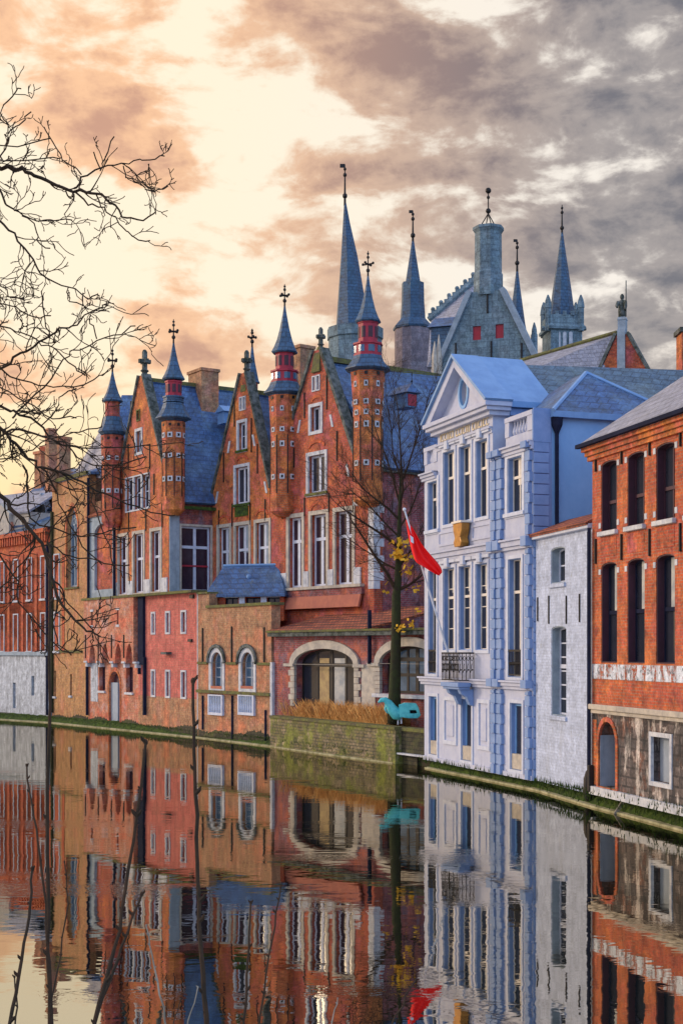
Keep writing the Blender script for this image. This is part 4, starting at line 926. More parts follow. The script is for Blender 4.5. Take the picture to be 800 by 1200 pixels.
    # lit ochre floor planter wall below second arch
loggia()
GW = Fac('garden_wall', 'low mossy rubble wall holding the little garden above the water', 'wall', 314, 58.1, -506)
def garden():
    F = GW; uR = F.u(463); zt = F.z(400, 849)
    MB().poly([rect(.2, uR, -.2, zt)], 0, .4).build('wall', 'rubble', F.o)
    B('coping', 'moss_stone', F.o, .2, uR + .02, -.06, .5, zt, zt + .1)
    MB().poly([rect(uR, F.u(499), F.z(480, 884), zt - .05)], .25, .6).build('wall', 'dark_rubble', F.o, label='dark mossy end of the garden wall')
    B('landing_slab', 'white_stone', F.o, uR - .1, F.u(499), .05, .6, F.z(480, 886), F.z(480, 884) - .003)
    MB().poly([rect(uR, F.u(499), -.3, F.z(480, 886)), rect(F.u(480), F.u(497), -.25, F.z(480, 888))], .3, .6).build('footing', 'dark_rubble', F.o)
    B('boat_arch', 'iron', F.o, F.u(479), F.u(498), .55, .59, -.3, F.z(480, 886))
    # earth of the garden
    a = F.o
    MB().box(.2, uR + 2.6, .42, 4.5, -.2, zt - .12).build('garden_soil', plain('garden_soil', (.06, .05, .03), None, 2, 1), F.o)
    B('coping', 'moss_stone', F.o, uR - .3, F.u(499), .2, .7, zt - .045, zt + .08)
    # dry grass hedge: stuff
    me = MB()
    for i in range(9000):
        u = random.uniform(.4, F.u(440)); y = random.uniform(.5, 1.6); h = random.uniform(.25, .95) * (1.0 if y < 1.3 else .9) * (.6 + .4 * math.sin(u * 2.1) ** 2)
        a = random.gauss(0, .28); b = random.uniform(-.3, .2); w_ = .011
        me.add([(u - w_, y, zt), (u + w_, y, zt), (u + a * h + w_ * .6, y + b * h, zt + h * .7), (u + a * h * 1.6, y + b * h * 1.6, zt + h)], [(0, 1, 2, 3)])
    g = me.build('ornamental_grass', 'straw'); g.matrix_world = Matrix.Translation((F.O.x, F.O.y, 0)) @ Matrix.Rotation(math.atan2(F.t.y, F.t.x), 4, 'Z')
    tag(g, 'strip of tawny dry grass on top of the garden wall', kind='stuff')
    return zt
GZ = garden()

# ============================================================ 8  white and blue town house
K = Fac('town_house', 'pale lavender town house with pediment, tall sash windows and iron balcony over the canal', 'house', 497, 47.8, -150)
def town_house():
    F = K; cR = F.u(624); c0, c1 = F.u(512.5), F.u(577)
    zc = 11.55
    gb = [F.u(507), F.u(511.5)]
    # windows
    def win(xa, xb, z0, z1, **k):
        d = dict(rev=.15, bars=(2, 3), fr='cream_wood', glass='glass', fw=.06, bw=.03, surround='trim_white', sw=.10, proud=.04, transom=.64, lining='violet_blue')  # blue lining puts the shade of the reveals into colour
        d.update(k); return window(F, rect(F.u(xa), F.u(xb), z0, z1), **d)
    for a, b in ((519.5, 533), (538, 552), (557.5, 571.5)):
        win(a, b, 8.32, 10.78, bars=(2, 1), split=.64, split_mat='cream_wood')  # cream fill paints reflected sky on the upper panes
        win(a, b, 4.1, 6.86, bars=(2, 4), split=.7)
        for z in (10.93, 7.0):
            u = (F.u(a) + F.u(b)) / 2; MB().box(u - .14, u + .14, -.16, -.05, z - .12, z + .18).build('keystone', 'trim_white', F.o, bevel=.02)
            B('lintel', 'trim_white', F.o, F.u(a) - .22, F.u(b) + .22, -.10, .0 - .003, z + .02, z + .12)
    for a, b in ((501.5, 512.5), (595, 612)):
        win(a, b, 8.25, 9.92, bars=(2, 1), split=.5, split_mat='cream_wood', sill='trim_white', sw=.16)  # same painted cream reflection on the side bays
        w = win(a + .7, b - .7, 3.28, 6.86, bars=(2, 1), transom=.72)
        u0, u1 = F.u(a + .7), F.u(b - .7)
        mb = MB().box(u0, u1, -.02, .02, 4.06, 4.12).box(u0, u1, -.015, .015, 3.34, 3.38)
        n = 8
        for i in range(n + 1): u = u0 + .03 + (u1 - u0 - .06) * i / n; mb.tube([(u, 0, 3.34), (u, 0, 4.08)], .014, 5)
        for i in range(n): u = u0 + .03 + (u1 - u0 - .06) * (i + .5) / n; mb.ball((u, 0, 3.7), .05, 6)
        mb.build('window_railing', 'iron', F.o); B('railing_rail', 'cream_wood', F.o, u0, u1, .19, .25, 4.0, 4.1)
    for a, b in ((503, 512.3), (540.5, 553), (598, 612)):
        win(a, b, .5, 2.52, bars=(1, 1), transom=.001, fr='blue_paint', fw=.10, surround='trim_white', sw=.10, glass='glass', split=.0, split_mat='amber_blind', rev=.13)
        B('door_step', 'stone', F.o, F.u(a) + .02, F.u(b) - .02, .02, .26, .45, .98)
    # front wall
    side_z = 10.15
    outl = [(0, .28), (cR, .28), (cR, side_z), (F.u(591), side_z), (F.u(591), side_z), (c1, side_z), (c1, zc), (c0, zc), (c0, side_z), (0, side_z)]
    outl = [(0, .28), (cR, .28), (cR, side_z), (c1, side_z), (c1, zc), (c0, zc), (c0, side_z), (0, side_z)]
    wall(F, outl, 'lavender', 0, .5)
    # blind panels on the ground floor
    for a, b in ((520, 535.5), (560, 574.5)):
        MB().poly([rect(F.u(a), F.u(b), .95, 2.55), rect(F.u(a) + .13, F.u(b) - .13, 1.08, 2.42)], -.05, .01).build('panel_moulding', 'trim_white', F.o)
        MB().poly([rect(F.u(a) + .28, F.u(b) - .28, 1.23, 2.27)], -.03, .01).build('panel', 'lavender', F.o, bevel=.01)
    # framed panels under the upper windows
    for a, b in ((514, 535), (553, 575)):
        MB().poly([rect(F.u(a), F.u(b), 7.62, 8.12), rect(F.u(a) + .08, F.u(b) - .08, 7.7, 8.04)], -.03, .01).build('panel_moulding', 'lavender', F.o)
    # string courses, broken forward over the pilasters
    def course(z, h, p, a=0, b=None, mat='lavender'):
        b = cR if b is None else b
        MB().box(a, b, -p, .0 - .003, z, z + h).box(a, b, -p - .07, -.003, z + h - .06, z + h).box(a, b, -p * .6, -.003, z - .1, z).build('string_course', mat, F.o, bevel=.01)
    course(3.02, .17, .16, -.15); course(7.22, .22, .16, -.05); 
    course(side_z - .06, .16, .14, -.1, c0 - .04); course(side_z - .06, .16, .14, c1 + .02, cR + .06)
    course(10.98, .10, .06, c0, c1)
    # rusticated pilasters
    def pil(a, b, z0, z1, mat='violet_blue'):
        mb = MB(); z = z0; i = 0; ua, ub = F.u(a), F.u(b)
        while z < z1 - .05:
            t = min(.31, z1 - z); e = .0 if i % 2 else .05
            mb.box(ua + e, ub - e, -.13 + (.02 if i % 2 else 0), .01, z, z + t - .03); z += t; i += 1
        mb.box(ua + .07, ub - .07, -.09, .012, z0, z1)
        mb.build('pilaster', mat, F.o, bevel=.008)
    for a, b in ((577.5, 583.2), (584.5, 590.5), (618, 623.7)):
        for z0, z1 in ((.3, 2.9), (3.22, 7.1), (7.5, 10.05)): pil(a, b, z0, z1)
        ua, ub = F.u(a), F.u(b)
        for z, h in ((2.98, .24), (7.16, .30), (10.04, .20)): MB().box(ua - .02, ub + .02, -.25, -.003, z, z + h).build('pilaster_cap', 'violet_blue', F.o, bevel=.012)
    # side return: rusticated strip, then the plain wall with its blue shade painted in
    mb = MB(); z = .3
    while z < side_z - .05: mb.box(cR - .02, cR + .06, .0, .50, z, z + .28); z += .31
    mb.build('quoin', 'violet_blue', F.o, bevel=.01)
    MB().box(cR - .03, cR + .02, .01, .6, .28, side_z + 1.05).build('corner_wall', 'violet_blue', F.o)
    B('parapet_end', 'violet_blue', F.o, cR - .02, cR + .05, -.02, .55, side_z + .05, 11.15)
    ze = F.wz(670, 490, cR)[1]
    dp = 4.9
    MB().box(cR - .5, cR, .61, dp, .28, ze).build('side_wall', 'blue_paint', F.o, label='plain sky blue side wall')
    MB().box(0, .45, .51, 12, .28, side_z).build('side_wall', 'lavender', F.o)
    B('side_cornice', 'lead', F.o, cR - .1, cR + .2, .55, dp + .2, ze - .02, ze + .16)
    w_, _ = F.wz(650.5, 500, cR)
    MB().tube([(cR + .08, w_, 6.8), (cR + .08, w_, ze - .35)], .06, 8).lathe([(.06, ze - .5), (.16, ze - .25), (.18, ze - .03)], (cR + .08, w_)).build('downpipe', 'pipe', F.o)
    # hipped roof of the wing
    apex = (cR - 1.8, (dp + .6) / 2, F.wz(692, 436, cR - 1.2)[1] + .1); a = [(cR + .2, .55, ze + .16), (cR + .2, dp + .2, ze + .16), (cR - 4.2, dp + .2, ze + .16), (cR - 4.2, .55, ze + .16)]
    MB().add(a + [apex, (apex[0] - .8, apex[1], apex[2])], [(0, 1, 4), (1, 2, 5, 4), (2, 3, 5), (3, 0, 4, 5), (3, 2, 1, 0)]).build('hipped_roof', 'slate', F.o)
    for p in (a[0], a[1]): MB().tube([p, apex], .07, 6).build('roof_hip', 'lead', F.o)
    # balustrades on both bays
    for a0, a1 in ((-.02, c0 - .05), (F.u(591.5), cR - .02)):
        B('parapet', 'lavender', F.o, a0, a1, .02, .30, side_z + .1, side_z + .42)
        B('parapet_rail', 'lavender', F.o, a0, a1, -.03, .34, 11.02, 11.16)
        B('parapet_pier', 'lavender', F.o, a0, a0 + .28, -.01, .32, side_z + .42, 11.02); B('parapet_pier', 'lavender', F.o, a1 - .34, a1, -.01, .32, side_z + .42, 11.02)
        n = 6
        for i in range(n):
            u = a0 + .28 + (a1 - a0 - .62) * (i + .5) / n
            MB().lathe([(.05, side_z + .42), (.09, side_z + .55), (.04, side_z + .78), (.06, 11.02)], (u, .16), 8).build('baluster', 'lavender', F.o)
    # cornice, pediment
    uc = (c0 + c1) / 2; za = 13.62; e = .28
    MB().box(c0 - e, c1 + e, -.34, .5, zc, zc + .12).box(c0 - e * .6, c1 + e * .6, -.2, .5, zc - .14, zc).box(c0 - e - .08, c1 + e + .08, -.42, .5, zc + .12, zc + .26).build('cornice', 'lavender', F.o, bevel=.012)
    zp = zc + .26
    oc = [(uc + .30 * math.cos(t * math.pi / 8), 12.52 + .44 * math.sin(t * math.pi / 8)) for t in range(16)]
    MB().poly([[(c0 - .1, zp), (c1 + .1, zp), (uc, za - .3)], oc], .0, .35).build('tympanum', 'lavender', F.o)
    class S: pass
    s = S(); s.o = F.o; s.holes = []
    window(s, oc, base=0, rev=.2, bars=(1, 1), fr='cream_wood', glass='glass_blue', fw=.05, surround='blue_paint', sw=.1)
    for sg in (-1, 1):
        f = [(uc + sg * (c1 - uc + e + .08), zp), (uc, za + .02), (uc, za - .30), (uc + sg * (c1 - uc + e - .45), zp)]
        MB().poly([f], -.36, .5).build('raking_cornice', 'lavender', F.o)
        f = [(uc + sg * (c1 - uc + e + .16), zp + .06), (uc, za + .14), (uc, za + .03), (uc + sg * (c1 - uc + e + .08), zp + .004)]
        MB().poly([f], -.46, .5).build('raking_moulding', 'lead', F.o)
    # roof behind the pediment: lead, then slate along the ridge
    U1 = c1 + .2; d1 = 2.1
    quad('pediment_roof', 'lead', F.o, [(uc, .5, za + .12), (uc, d1, za + .12), (U1 + .1, d1, zp - .02), (U1 + .1, .5, zp - .02)], .08)
    quad('pediment_roof', 'lead', F.o, [(uc, .5, za + .12), (uc, d1, za + .12), (2 * uc - U1, d1, zp), (2 * uc - U1, .5, zp)], .08)
    D1 = 12.5
    quad('roof', 'slate_teal', F.o, [(uc, d1, za - .05), (uc - 1.5, D1 + 2, za + .75), (U1 - 1.2, D1 + 2, zp + .3), (U1, d1, zp - .05)], .15, label='long greenish slate slope')
    quad('roof', 'slate_teal', F.o, [(uc, d1, za - .05), (uc - 1.5, D1 + 2, za + .75), (2 * uc - U1 - 2, D1 + 2, zp), (2 * uc - U1, d1, zp)], .15)
    MB().box(c1 - .5, c1 - .003, .51, D1, 9.9, zc + .2).build('upper_side_wall', 'blue_paint', F.o)  # shaded blue painted in, as on the lower side wall
    B('upper_cornice', 'lead', F.o, c1 - .1, c1 + .32, .5, D1, zc + .12, zc + .3)
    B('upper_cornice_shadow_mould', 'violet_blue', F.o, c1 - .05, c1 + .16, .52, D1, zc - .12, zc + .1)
    MB().box(c0, c0 + .45, .51, D1, 9.9, zc).build('upper_side_wall', 'lavender', F.o)
    B('flat_roof', 'lead', F.o, c1, cR - .5, .32, D1, side_z - .1, side_z + .08)
    # gilded inscription on the frieze: worn strokes, no longer legible
    u = F.u(516); ue = F.u(570); rnd = random.Random(3); fr = MB(); k = 0
    while u < ue:
        wd_ = rnd.choice((.05, .06, .16)); 
        if wd_ < .1: fr.box(u, u + wd_, -.03, -.003, 11.17, 11.43)
        else:
            fr.box(u, u + .05, -.03, -.003, 11.17, 11.43); fr.box(u + .05, u + wd_, -.028, -.003, 11.38, 11.43); fr.box(u + .05, u + wd_, -.028, -.003, 11.17, 11.22)
        u += wd_ + .07; k += 1
        if k % 7 == 0: u += .12
    fr.build('frieze_lettering', plain('worn_gilt_lettering', (.74, .58, .32), (.62, .55, .50), 8, .6), F.o)
    MB().poly([rect(c0 + .02, c1 - .02, 11.12, 11.42)], -.012, .0 - .004).build('frieze', 'stone', F.o) if False else None
    # gilded cartouche under the middle window
    ua, ub = F.u(541.5), F.u(551.5); um = (ua + ub) / 2
    MB().poly([[(ua + .1, 7.46), (ub - .1, 7.46), (ub - .02, 7.6), (ub - .12, 7.75), (ub, 8.0), (ub + .03, 8.22), (ua - .03, 8.22), (ua, 8.0), (ua + .12, 7.75), (ua + .02, 7.6)]], -.34, -.05).build('cartouche', 'gold', F.o, bevel=.03)
    B('cartouche_cap', 'cream_wood', F.o, ua - .06, ub + .06, -.38, -.02, 8.222, 8.29)
    # balcony
    ba, bb = F.u(536), F.u(557); bd = -.62
    bal = MB().box(ba, bb, bd, -.17, 2.92, 3.06).box(ba + .06, bb - .06, bd + .06, -.17, 2.84, 2.92).build('balcony', 'violet_blue', F.o, bevel=.015)
    mb = MB()
    def rail(p, q):
        n = max(4, int((Vector(p) - Vector(q)).length / .11)); p, q = Vector(p), Vector(q)
        mb.tube([p + Vector((0, 0, .95)), q + Vector((0, 0, .95))], .028, 6); mb.tube([p + Vector((0, 0, .08)), q + Vector((0, 0, .08))], .02, 6)
        for i in range(n + 1):
            c = p + (q - p) * i / n; mb.tube([c + Vector((0, 0, .08)), c + Vector((0, 0, .95))], .013, 5)
            if i < n:
                c2 = c + (q - p) / n * .5; d = (q - p).normalized()
                pts = [c2 + d * .05 * math.cos(t * .7) * (1 - t / 16) + Vector((0, 0, .32 + .055 * math.sin(t * .7) + .02 * t)) for t in range(14)]
                mb.tube(pts, .012, 4); mb.tube([c2 + d * .045 * math.cos(t * .785) + Vector((0, 0, .78 + .07 * math.sin(t * .785))) for t in range(9)], .011, 4)
    zb_ = 3.06
    rail((ba + .04, bd + .04, zb_), (bb - .04, bd + .04, zb_)); rail((ba + .04, -.05, zb_), (ba + .04, bd + .04, zb_)); rail((bb - .04, -.05, zb_), (bb - .04, bd + .04, zb_))
    mb.build('balcony_railing', 'iron', bal)
    for u in (F.u(540), F.u(553.5)):
        MB().poly([[(0 + -.02, 2.3), (0 + -.02, 2.84), (-.5, 2.84), (-.44, 2.7), (-.25, 2.6), (-.14, 2.35)]], u - .1, u + .1, 's').build('balcony_bracket', 'violet_blue', bal)
    B('plinth', 'lavender', F.o, 0, cR, -.05, .0 - .003, .28, .42)
town_house()
# flag on its slanting pole
def flag():
    e = bpy.data.objects.new('flag', None); COL.objects.link(e)
    a = W(531, 786, 44.6); b = W(473.5, 597, 43.6); e.location = a
    tag(e, 'red flag drooping from a slanting white pole fixed at the iron balcony', 'flag')
    d = b - a
    MB().tube([(0, 0, 0), tuple(d)], [.038, .028], 8).ball(tuple(d), .06).build('flagpole', 'pole_white', e)
    # cloth: folds gathered near the pole, hanging and blown towards the house
    out = [((475.5, 609), (475.5, 609)), ((476.5, 618), (481, 615)), ((478, 626), (485.5, 622)), ((480, 634), (490, 631)), ((482, 644), (495, 639)), ((484.5, 652), (500, 645)), ((487, 659), (505, 651)), ((493, 662), (510, 657)), ((500, 667), (514, 662)), ((507, 671), (517, 667)), ((514, 675), (517.5, 671))]
    vs = []; n = 9
    for i, (p, q) in enumerate(out):
        for k in range(n):
            t = k / (n - 1); x = p[0] + (q[0] - p[0]) * t; y = p[1] + (q[1] - p[1]) * t
            D = 43.75 + .10 * math.sin(k * 1.9 + i * .5) * min(1, i / 3) - i * .02
            vs.append(W(x, y, D) - a)
    fs = [(i * n + k, i * n + k + 1, (i + 1) * n + k + 1, (i + 1) * n + k) for i in range(len(out) - 1) for k in range(n - 1)]
    o = MB().add(vs, fs).build('flag_cloth', 'flag_red', e, smooth=True)
    s = o.modifiers.new('sub', 'SUBSURF'); s.levels = s.render_levels = 2
    so = o.modifiers.new('sol', 'SOLIDIFY'); so.thickness = .012
    c = [W(x, y, 43.62) - a for x, y in ((480.2, 627), (484, 630), (484.5, 637), (481, 635))]
    MB().add(c, [(0, 1, 2, 3)]).build('flag_emblem', 'pole_white', e)
flag()

# ============================================================ 9  low whitewashed house
LH = Fac('low_house', 'low pale washed house between lavender town house and brick warehouse, with orange tiled edge', 'house', 626, 40.0, 30)
def low_house():
    F = LH; uL, uR = 0.08, F.u(693.5); zt = 7.32
    for a, b, z0, z1, bars in ((645, 661.5, 5.98, 7.0, (2, 2)), (645.5, 663, 2.26, 4.78, (2, 6))):
        l = arch(F.u(a), F.u(b), z0, z1, .09, 6)
        window(F, l, rev=.24, lining='blue_stone', bars=bars, fr='trim_white', glass='glass', fw=.08, bw=.04, transom=.55 if z0 < 3 else None, sill='whitewash', proud=.0)
    wall(F, rect(uL, uR, .3, zt), 'whitewash', 0, .6)
    for px, a, b in ((643, 698, 731), (663.5, 698, 731), (679, 696, 729), (630, 700, 728)): anchor(F, px, a, b, .03, wd=.05)
    B('cornice', 'trim_white', F.o, uL, uR, -.14, .6, zt, zt + .14, bevel=.02)
    quad('roof', 'tile', F.o, [(uL - .1, -.2, zt + .15), (uR, -.2, zt + .15), (uR, 1.0, zt + .62), (uL - .1, 1.0, zt + .62)], .08)
    B('back_wall', 'whitewash', F.o, uL, uR, .61, 1.0, .3, zt + .3)
    MB().tube([(uR - .05, -.08, .5), (uR - .05, -.08, zt - .1)], .05, 8).build('downpipe', 'pipe', F.o)
low_house()

# ============================================================ 10  red brick warehouse on the right
WH = Fac('warehouse', 'red brick warehouse at the right edge with tall dark windows over a weathered stone base', 'building', 693.5, 35.8, 0)
def warehouse():
    F = WH; uR = F.u(800) + 9; pitch = F.u(744.5) - F.u(713)
    u0 = F.u(713); hw = (F.u(722.5) - F.u(704)) / 2
    zl = 2.62
    for i in range(6):
        u = u0 + pitch * i * 1.0
        if u + hw > uR: break
        l = arch(u - hw, u + hw, 7.15, 8.95, .1, 6)
        window(F, l, rev=.2, lining='door', bars=(2, 1), fr='door', glass='glass', fw=.06, bw=.03, transom=.42, sill='white_stone')
        l = arch(u - hw, u + hw, 3.78, 6.35, .12, 6)
        window(F, l, rev=.2, lining='door', bars=(1, 1), fr='pipe', glass='glass', fw=.07, transom=.5, split=.52, split_mat='curtain')
        for sg in (-1, 1):
            for z in (7.25, 6.05, 8.75): B('impost_stone', 'white_stone', F.o, u + sg * (hw + .07) - .06, u + sg * (hw + .07) + .06, -.015, .02, z, z + .14)
        MB().poly([[(u - hw - .1, 8.98), (u + hw + .1, 8.98), (u + hw + .14, 9.13), (u - hw - .14, 9.13)]], -.012, .01).build('lintel', 'brick_scarlet', F.o)
        MB().poly([rect(u - hw + .02, u + hw - .02, 6.5, 6.97)], -.01, .02).build('apron', 'brick_red', F.o)
    wall(F, rect(0, uR, zl, 9.2), 'brick_house', label='red brick upper wall')
    for i in range(7):
        u = u0 + pitch * (i - .5)
        if u < .15: u = .16
        B('wall_anchor', 'iron', F.o, u - .025, u + .025, -.05, .01, 8.75, 9.3); B('wall_anchor', 'iron', F.o, u - .025, u + .025, -.05, .01, 6.35, 7.0)
    # cornice steps and roof
    for i, (z, p) in enumerate(((9.06, .08), (9.18, .14), (9.3, .22))): MB().box(-.1 - p * .6, uR, -p, .45, z, z + .117).build('cornice', 'brick_orange', F.o, label='stepped brick cornice')
    B('gutter', 'pipe', F.o, -.3, uR, -.36, -.24, 9.40, 9.50)
    zr = 9.46 + 3.4; d = 4.9
    quad('roof', 'slate_grey', F.o, [(-.25, -.3, 9.50), (uR, -.3, 9.50), (uR, d, zr), (-.25, d, zr)], .12)
    quad('roof', 'slate_grey', F.o, [(-.25, 2 * d, 9.5), (uR, 2 * d, 9.5), (uR, d, zr), (-.25, d, zr)], .12)
    MB().poly([[(.46, .4), (2 * d - .4, .4), (2 * d - .4, 9.3), (d, zr - .3), (.46, 9.3)]], 0, .35, 's').build('side_wall', 'brick_house', F.o)
    # peeling white band
    m = bricks('peeling_white_paint', (.40, .085, .03), (.30, .06, .03), (.3, .2, .15), [((.62, .66, .74), -2.6, .47, .52, 1.0), ((.50, .54, .62), 7, .52, .56, .8), ((.12, .13, .15), 6, .56, .60, .8)], grime=.3)
    MB().poly([rect(.02, uR, 3.36, 3.74)], -.02, .01).build('painted_band', m, F.o)
    MB().box(-.03, uR, -.14, .0 - .003, zl - .06, zl + .08).box(-.02, uR, -.08, -.003, zl - .16, zl - .06).build('string_course', 'stone', F.o, bevel=.02)
    # weathered base
    ua, ub = F.u(701.5), F.u(721.5)
    la = arch(ua, ub, .58, 2.28, .55)
    F.holes.append(la); dr = MB().poly([grow(la, .05)], .55, .6).build('door', 'door', F.o)
    MB().poly([grow(la, .12), grow(la, -.006)], -.03, .05).build('door_arch', 'brick_orange', F.o)
    MB().box(ua + .0, ua + .03, .02, .54, .58, 1.9).build('door_leaf', 'panel_grey', dr)
    for j, (xa, xb) in enumerate(((763, 785), (828, 850))):
        l = rect(F.u(xa), F.u(xb), .98, 2.06); F.holes.append(l)
        bl = MB().poly([grow(l, .05)], .22, .3).build('blocked_opening', 'panel_grey', F.o)
        MB().poly([grow(l, .1), grow(l, -.006)], -.03, .05).build('opening_surround', 'white_stone', F.o)
    wall(F, rect(0, uR, .35, zl - .16), 'weathered', 0, .7, name='stone_base', label='weathered stone base with pale stains')
    B('plinth', 'white_stone', F.o, .05, uR, -.12, .0 - .004, .35, .56)
    B('patch', 'brick_orange', F.o, .02, ua - .14, -.012, .01, .6, 2.3)
    MB().box(.0, .14, -.16, -.13 + .12, .4, 1.1).build('corner_guard', 'iron', F.o, bevel=.03)
    MB().tube([(.02, -.1, 1.1), (.02, -.1, 7.3)], .05, 8).build('downpipe', 'pipe', F.o)
warehouse()
def pale_chimney(label, px, y0, y1, hw, D, mat='brick_orange'):
    e = bpy.data.objects.new('chimney', None); COL.objects.link(e); k = D / F_PX; e.location = ((px - 400) * k, D, .25); tag(e, label, 'chimney')
    z1 = CAM_H + (HOR - y0) * k - .25
    MB().box(-hw * k, hw * k, -.5, .5, 0, z1).build('stack', mat, e); MB().box(-hw * k - .1, hw * k + .1, -.6, .6, z1, z1 + .2).build('cap', 'dark_coping', e)
pale_chimney('orange brick chimney at the right edge above the warehouse roof', 806, 392, 460, 11, 60)
# leaning plank and dark fender on the ledge
def quay_things():
    a = W(723, 950, 34.4); b = W(733, 934, 33.9)
    o = MB().add([], []); o.rbox((0, 0, 0), (.09, .05, .62), 0); p = o.build('plank', 'bark_dead'); p.location = (a + b) / 2; p.rotation_euler = (.25, .5, .2)
    tag(p, 'weathered grey plank leaning on the mossy ledge under the warehouse', 'plank')
    f = MB().lathe([(.05, 0), (.12, .08), (.14, .3), (.13, .6), (.08, .78), (.03, .85)], (0, 0), 10).build('fender', 'iron', smooth=True); f.location = W(689, 939, 36.2)
    tag(f, 'black rounded fender standing at the corner between white house and warehouse', 'fender')
quay_things()

# ============================================================ 11  towers and roofs of the town behind
TG = 'slate spires of the town behind'
def big_spire():
    e, k, Z = spire_thing('tallest plain dark blue spire on a round stone drum', 404, 100, [
        ('cone_roof', 'slate_dark', [(234, .8, 0), (262, 4.4, 1.8), (300, 10, 5), (340, 15, 7), (388, 21, 9.5)], 8),
        ('drum', 'tower_stone', [(386, 33, 12), (398, 33, 12), (399, 31.5, 12), (440, 31.5, 12), (760, 31.5, 12)], 12)], (193, 236), style='vane', r=.075)
big_spire()
def second_spire():
    e, k, Z = spire_thing('spire with stepped waist and flared eaves on a pinkish round tower', 483.5, 104, [
        ('cone_roof', 'slate_dark', [(279, .9), (300, 4), (331, 9), (331.8, 13.2), (335, 13.2), (355, 13.6), (374, 15), (384, 24), (386.5, 23.5)], 8),
        ('drum', 'pink_stone', [(386, 21.5), (760, 21.5)], 12)], (247, 281), style='vane', r=.075)
second_spire()
def stone_hall():
    F = Fac('stone_hall', 'pale stone hall with steep gable, big chimney tower and two red shutters, among the spires', 'building', 570, 84, -4000)
    k = 84 / F_PX; Z = lambda y: F.z(570, y); U = F.u
    for a in (553.5, 580):
        l = rect(U(a), U(a + 9.5), Z(397.5), Z(381)); F.holes.append(l); MB().poly([grow(l, .02)], .1, .15).build('shutter', 'shutter', F.o)
    wall(F, [(U(509), 1), (U(632), 1), (U(632), Z(440)), (U(585), Z(341)), (U(553), Z(341)), (U(509), Z(440))], 'tower_stone', 0, .6)
    for s_, (xa, ya, xb, yb) in enumerate(((553, 341, 509, 440), (585, 341, 632, 440))):
        p, q = Vector((U(xa), Z(ya))), Vector((U(xb), Z(yb))); d = (q - p).normalized(); n = Vector((d.y, -d.x)) * (1 if s_ == 0 else -1)
        if n.y < 0: n = -n
        MB().poly([[tuple(p), tuple(q), tuple(q + n * .32), tuple(p + n * .32)]], -.2, .7).build('coping', 'blue_stone', F.o)
    for px, a, b in ((571, 342, 367), (575.5, 400, 428), (534, 402, 425), (611, 402, 420)): anchor(F, px, a, b, .08, 0, wd=.1)
    st = MB()
    cx = U(568.5); hw = 15 * k
    st.lathe([(hw * 1.16, Z(345)), (hw * 1.16, Z(318)), (hw * 1.08, Z(316)), (hw * 1.06, Z(270)), (hw * 1.24, Z(266)), (hw * 1.24, Z(263))], (cx, .7), 8)
    stack = st.build('chimney_tower', 'tower_stone', F.o)
    mb = MB()
    for a in range(4): mb.tube([(cx + .55 * math.cos(a * 1.571 + .6), .7 + .55 * math.sin(a * 1.571 + .6), Z(263)), (cx, .7, Z(246))], .035, 5)
    mb.tube([(cx, .7, Z(248)), (cx, .7, Z(216))], .04, 6); mb.ball((cx, .7, Z(243)), .17); mb.ball((cx, .7, Z(227)), .11); mb.ball((cx, .7, Z(219)), .19)
    mb.build('finial', 'iron', stack)
    z = Z(341) - .3
    quad('roof', 'slate_dark', F.o, [(U(569), .6, z), (U(569), 9, z), (U(632), 9, Z(440)), (U(632), .6, Z(440))], .15); quad('roof', 'slate_dark', F.o, [(U(569), .6, z), (U(569), 9, z), (U(509), 9, Z(440)), (U(509), .6, Z(440))], .15)
    # sunlit roof with crockets on the left
    rb = quad('back_roof', 'slate_grey', F.o, [F.P(556, 331, 93), F.P(505, 374, 93), F.P(500, 430, 88), F.P(575, 430, 88)], .2)
    mb = MB()
    for i in range(6):
        t = i / 5; c = F.P(554 - 47 * t, 331 + 41 * t, 93); mb.box(c.x - .1, c.x + .1, c.y - .1, c.y + .1, c.z - .3, c.z + .45); mb.box(c.x - .32, c.x + .32, c.y - .1, c.y + .1, c.z + .12, c.z + .3); mb.ball((c.x, c.y, c.z + .55), .16)
    mb.build('crocket', 'tower_stone', rb)
    MB().tube([F.P(558, 327, 93), F.P(503, 375, 93)], .28, 6).build('ridge_coping', 'tower_stone', F.o)
    d0 = F.P(524, 400, 86); MB().box(d0.x - .8, d0.x + .7, d0.y - 1, d0.y + 1, d0.z - 1.5, d0.z + .7).build('dormer', 'slate_dark', F.o)
    MB().add([(d0.x - 1.0, d0.y - 1.2, d0.z + .7), (d0.x + .9, d0.y - 1.2, d0.z + .7), (d0.x + .9, d0.y + 1.2, d0.z + .7), (d0.x - 1.0, d0.y + 1.2, d0.z + .7), (d0.x - .8, d0.y, d0.z + 1.5), (d0.x + .7, d0.y, d0.z + 1.5)],
             [(0, 1, 5, 4), (2, 3, 4, 5), (1, 2, 5), (3, 0, 4), (3, 2, 1, 0)]).build('dormer_roof', 'slate', F.o)
    # stone pinnacle and low green ridge in front
    for px, yt in ((514, 392), (509, 400)):
        c = F.P(px, 430, 83); MB().lathe([(.2, c.z - 2), (.2, c.z + .6), (.02, CAM_H + (HOR - yt) / F_PX * 83)], (c.x, c.y), 6).build('pinnacle', 'stone', F.o)
stone_hall()
spire_thing('slim leaning dark spire touching the right flank of the stone hall gable', 605.5, 88, [
    ('cone_roof', 'slate_dark', [(312, .6), (340, 4), (380, 9.5), (402, 13.5)], 8), ('shaft', 'tower_stone', [(402, 13), (760, 13)], 8)], (281, 313), style='vane', r=.06)
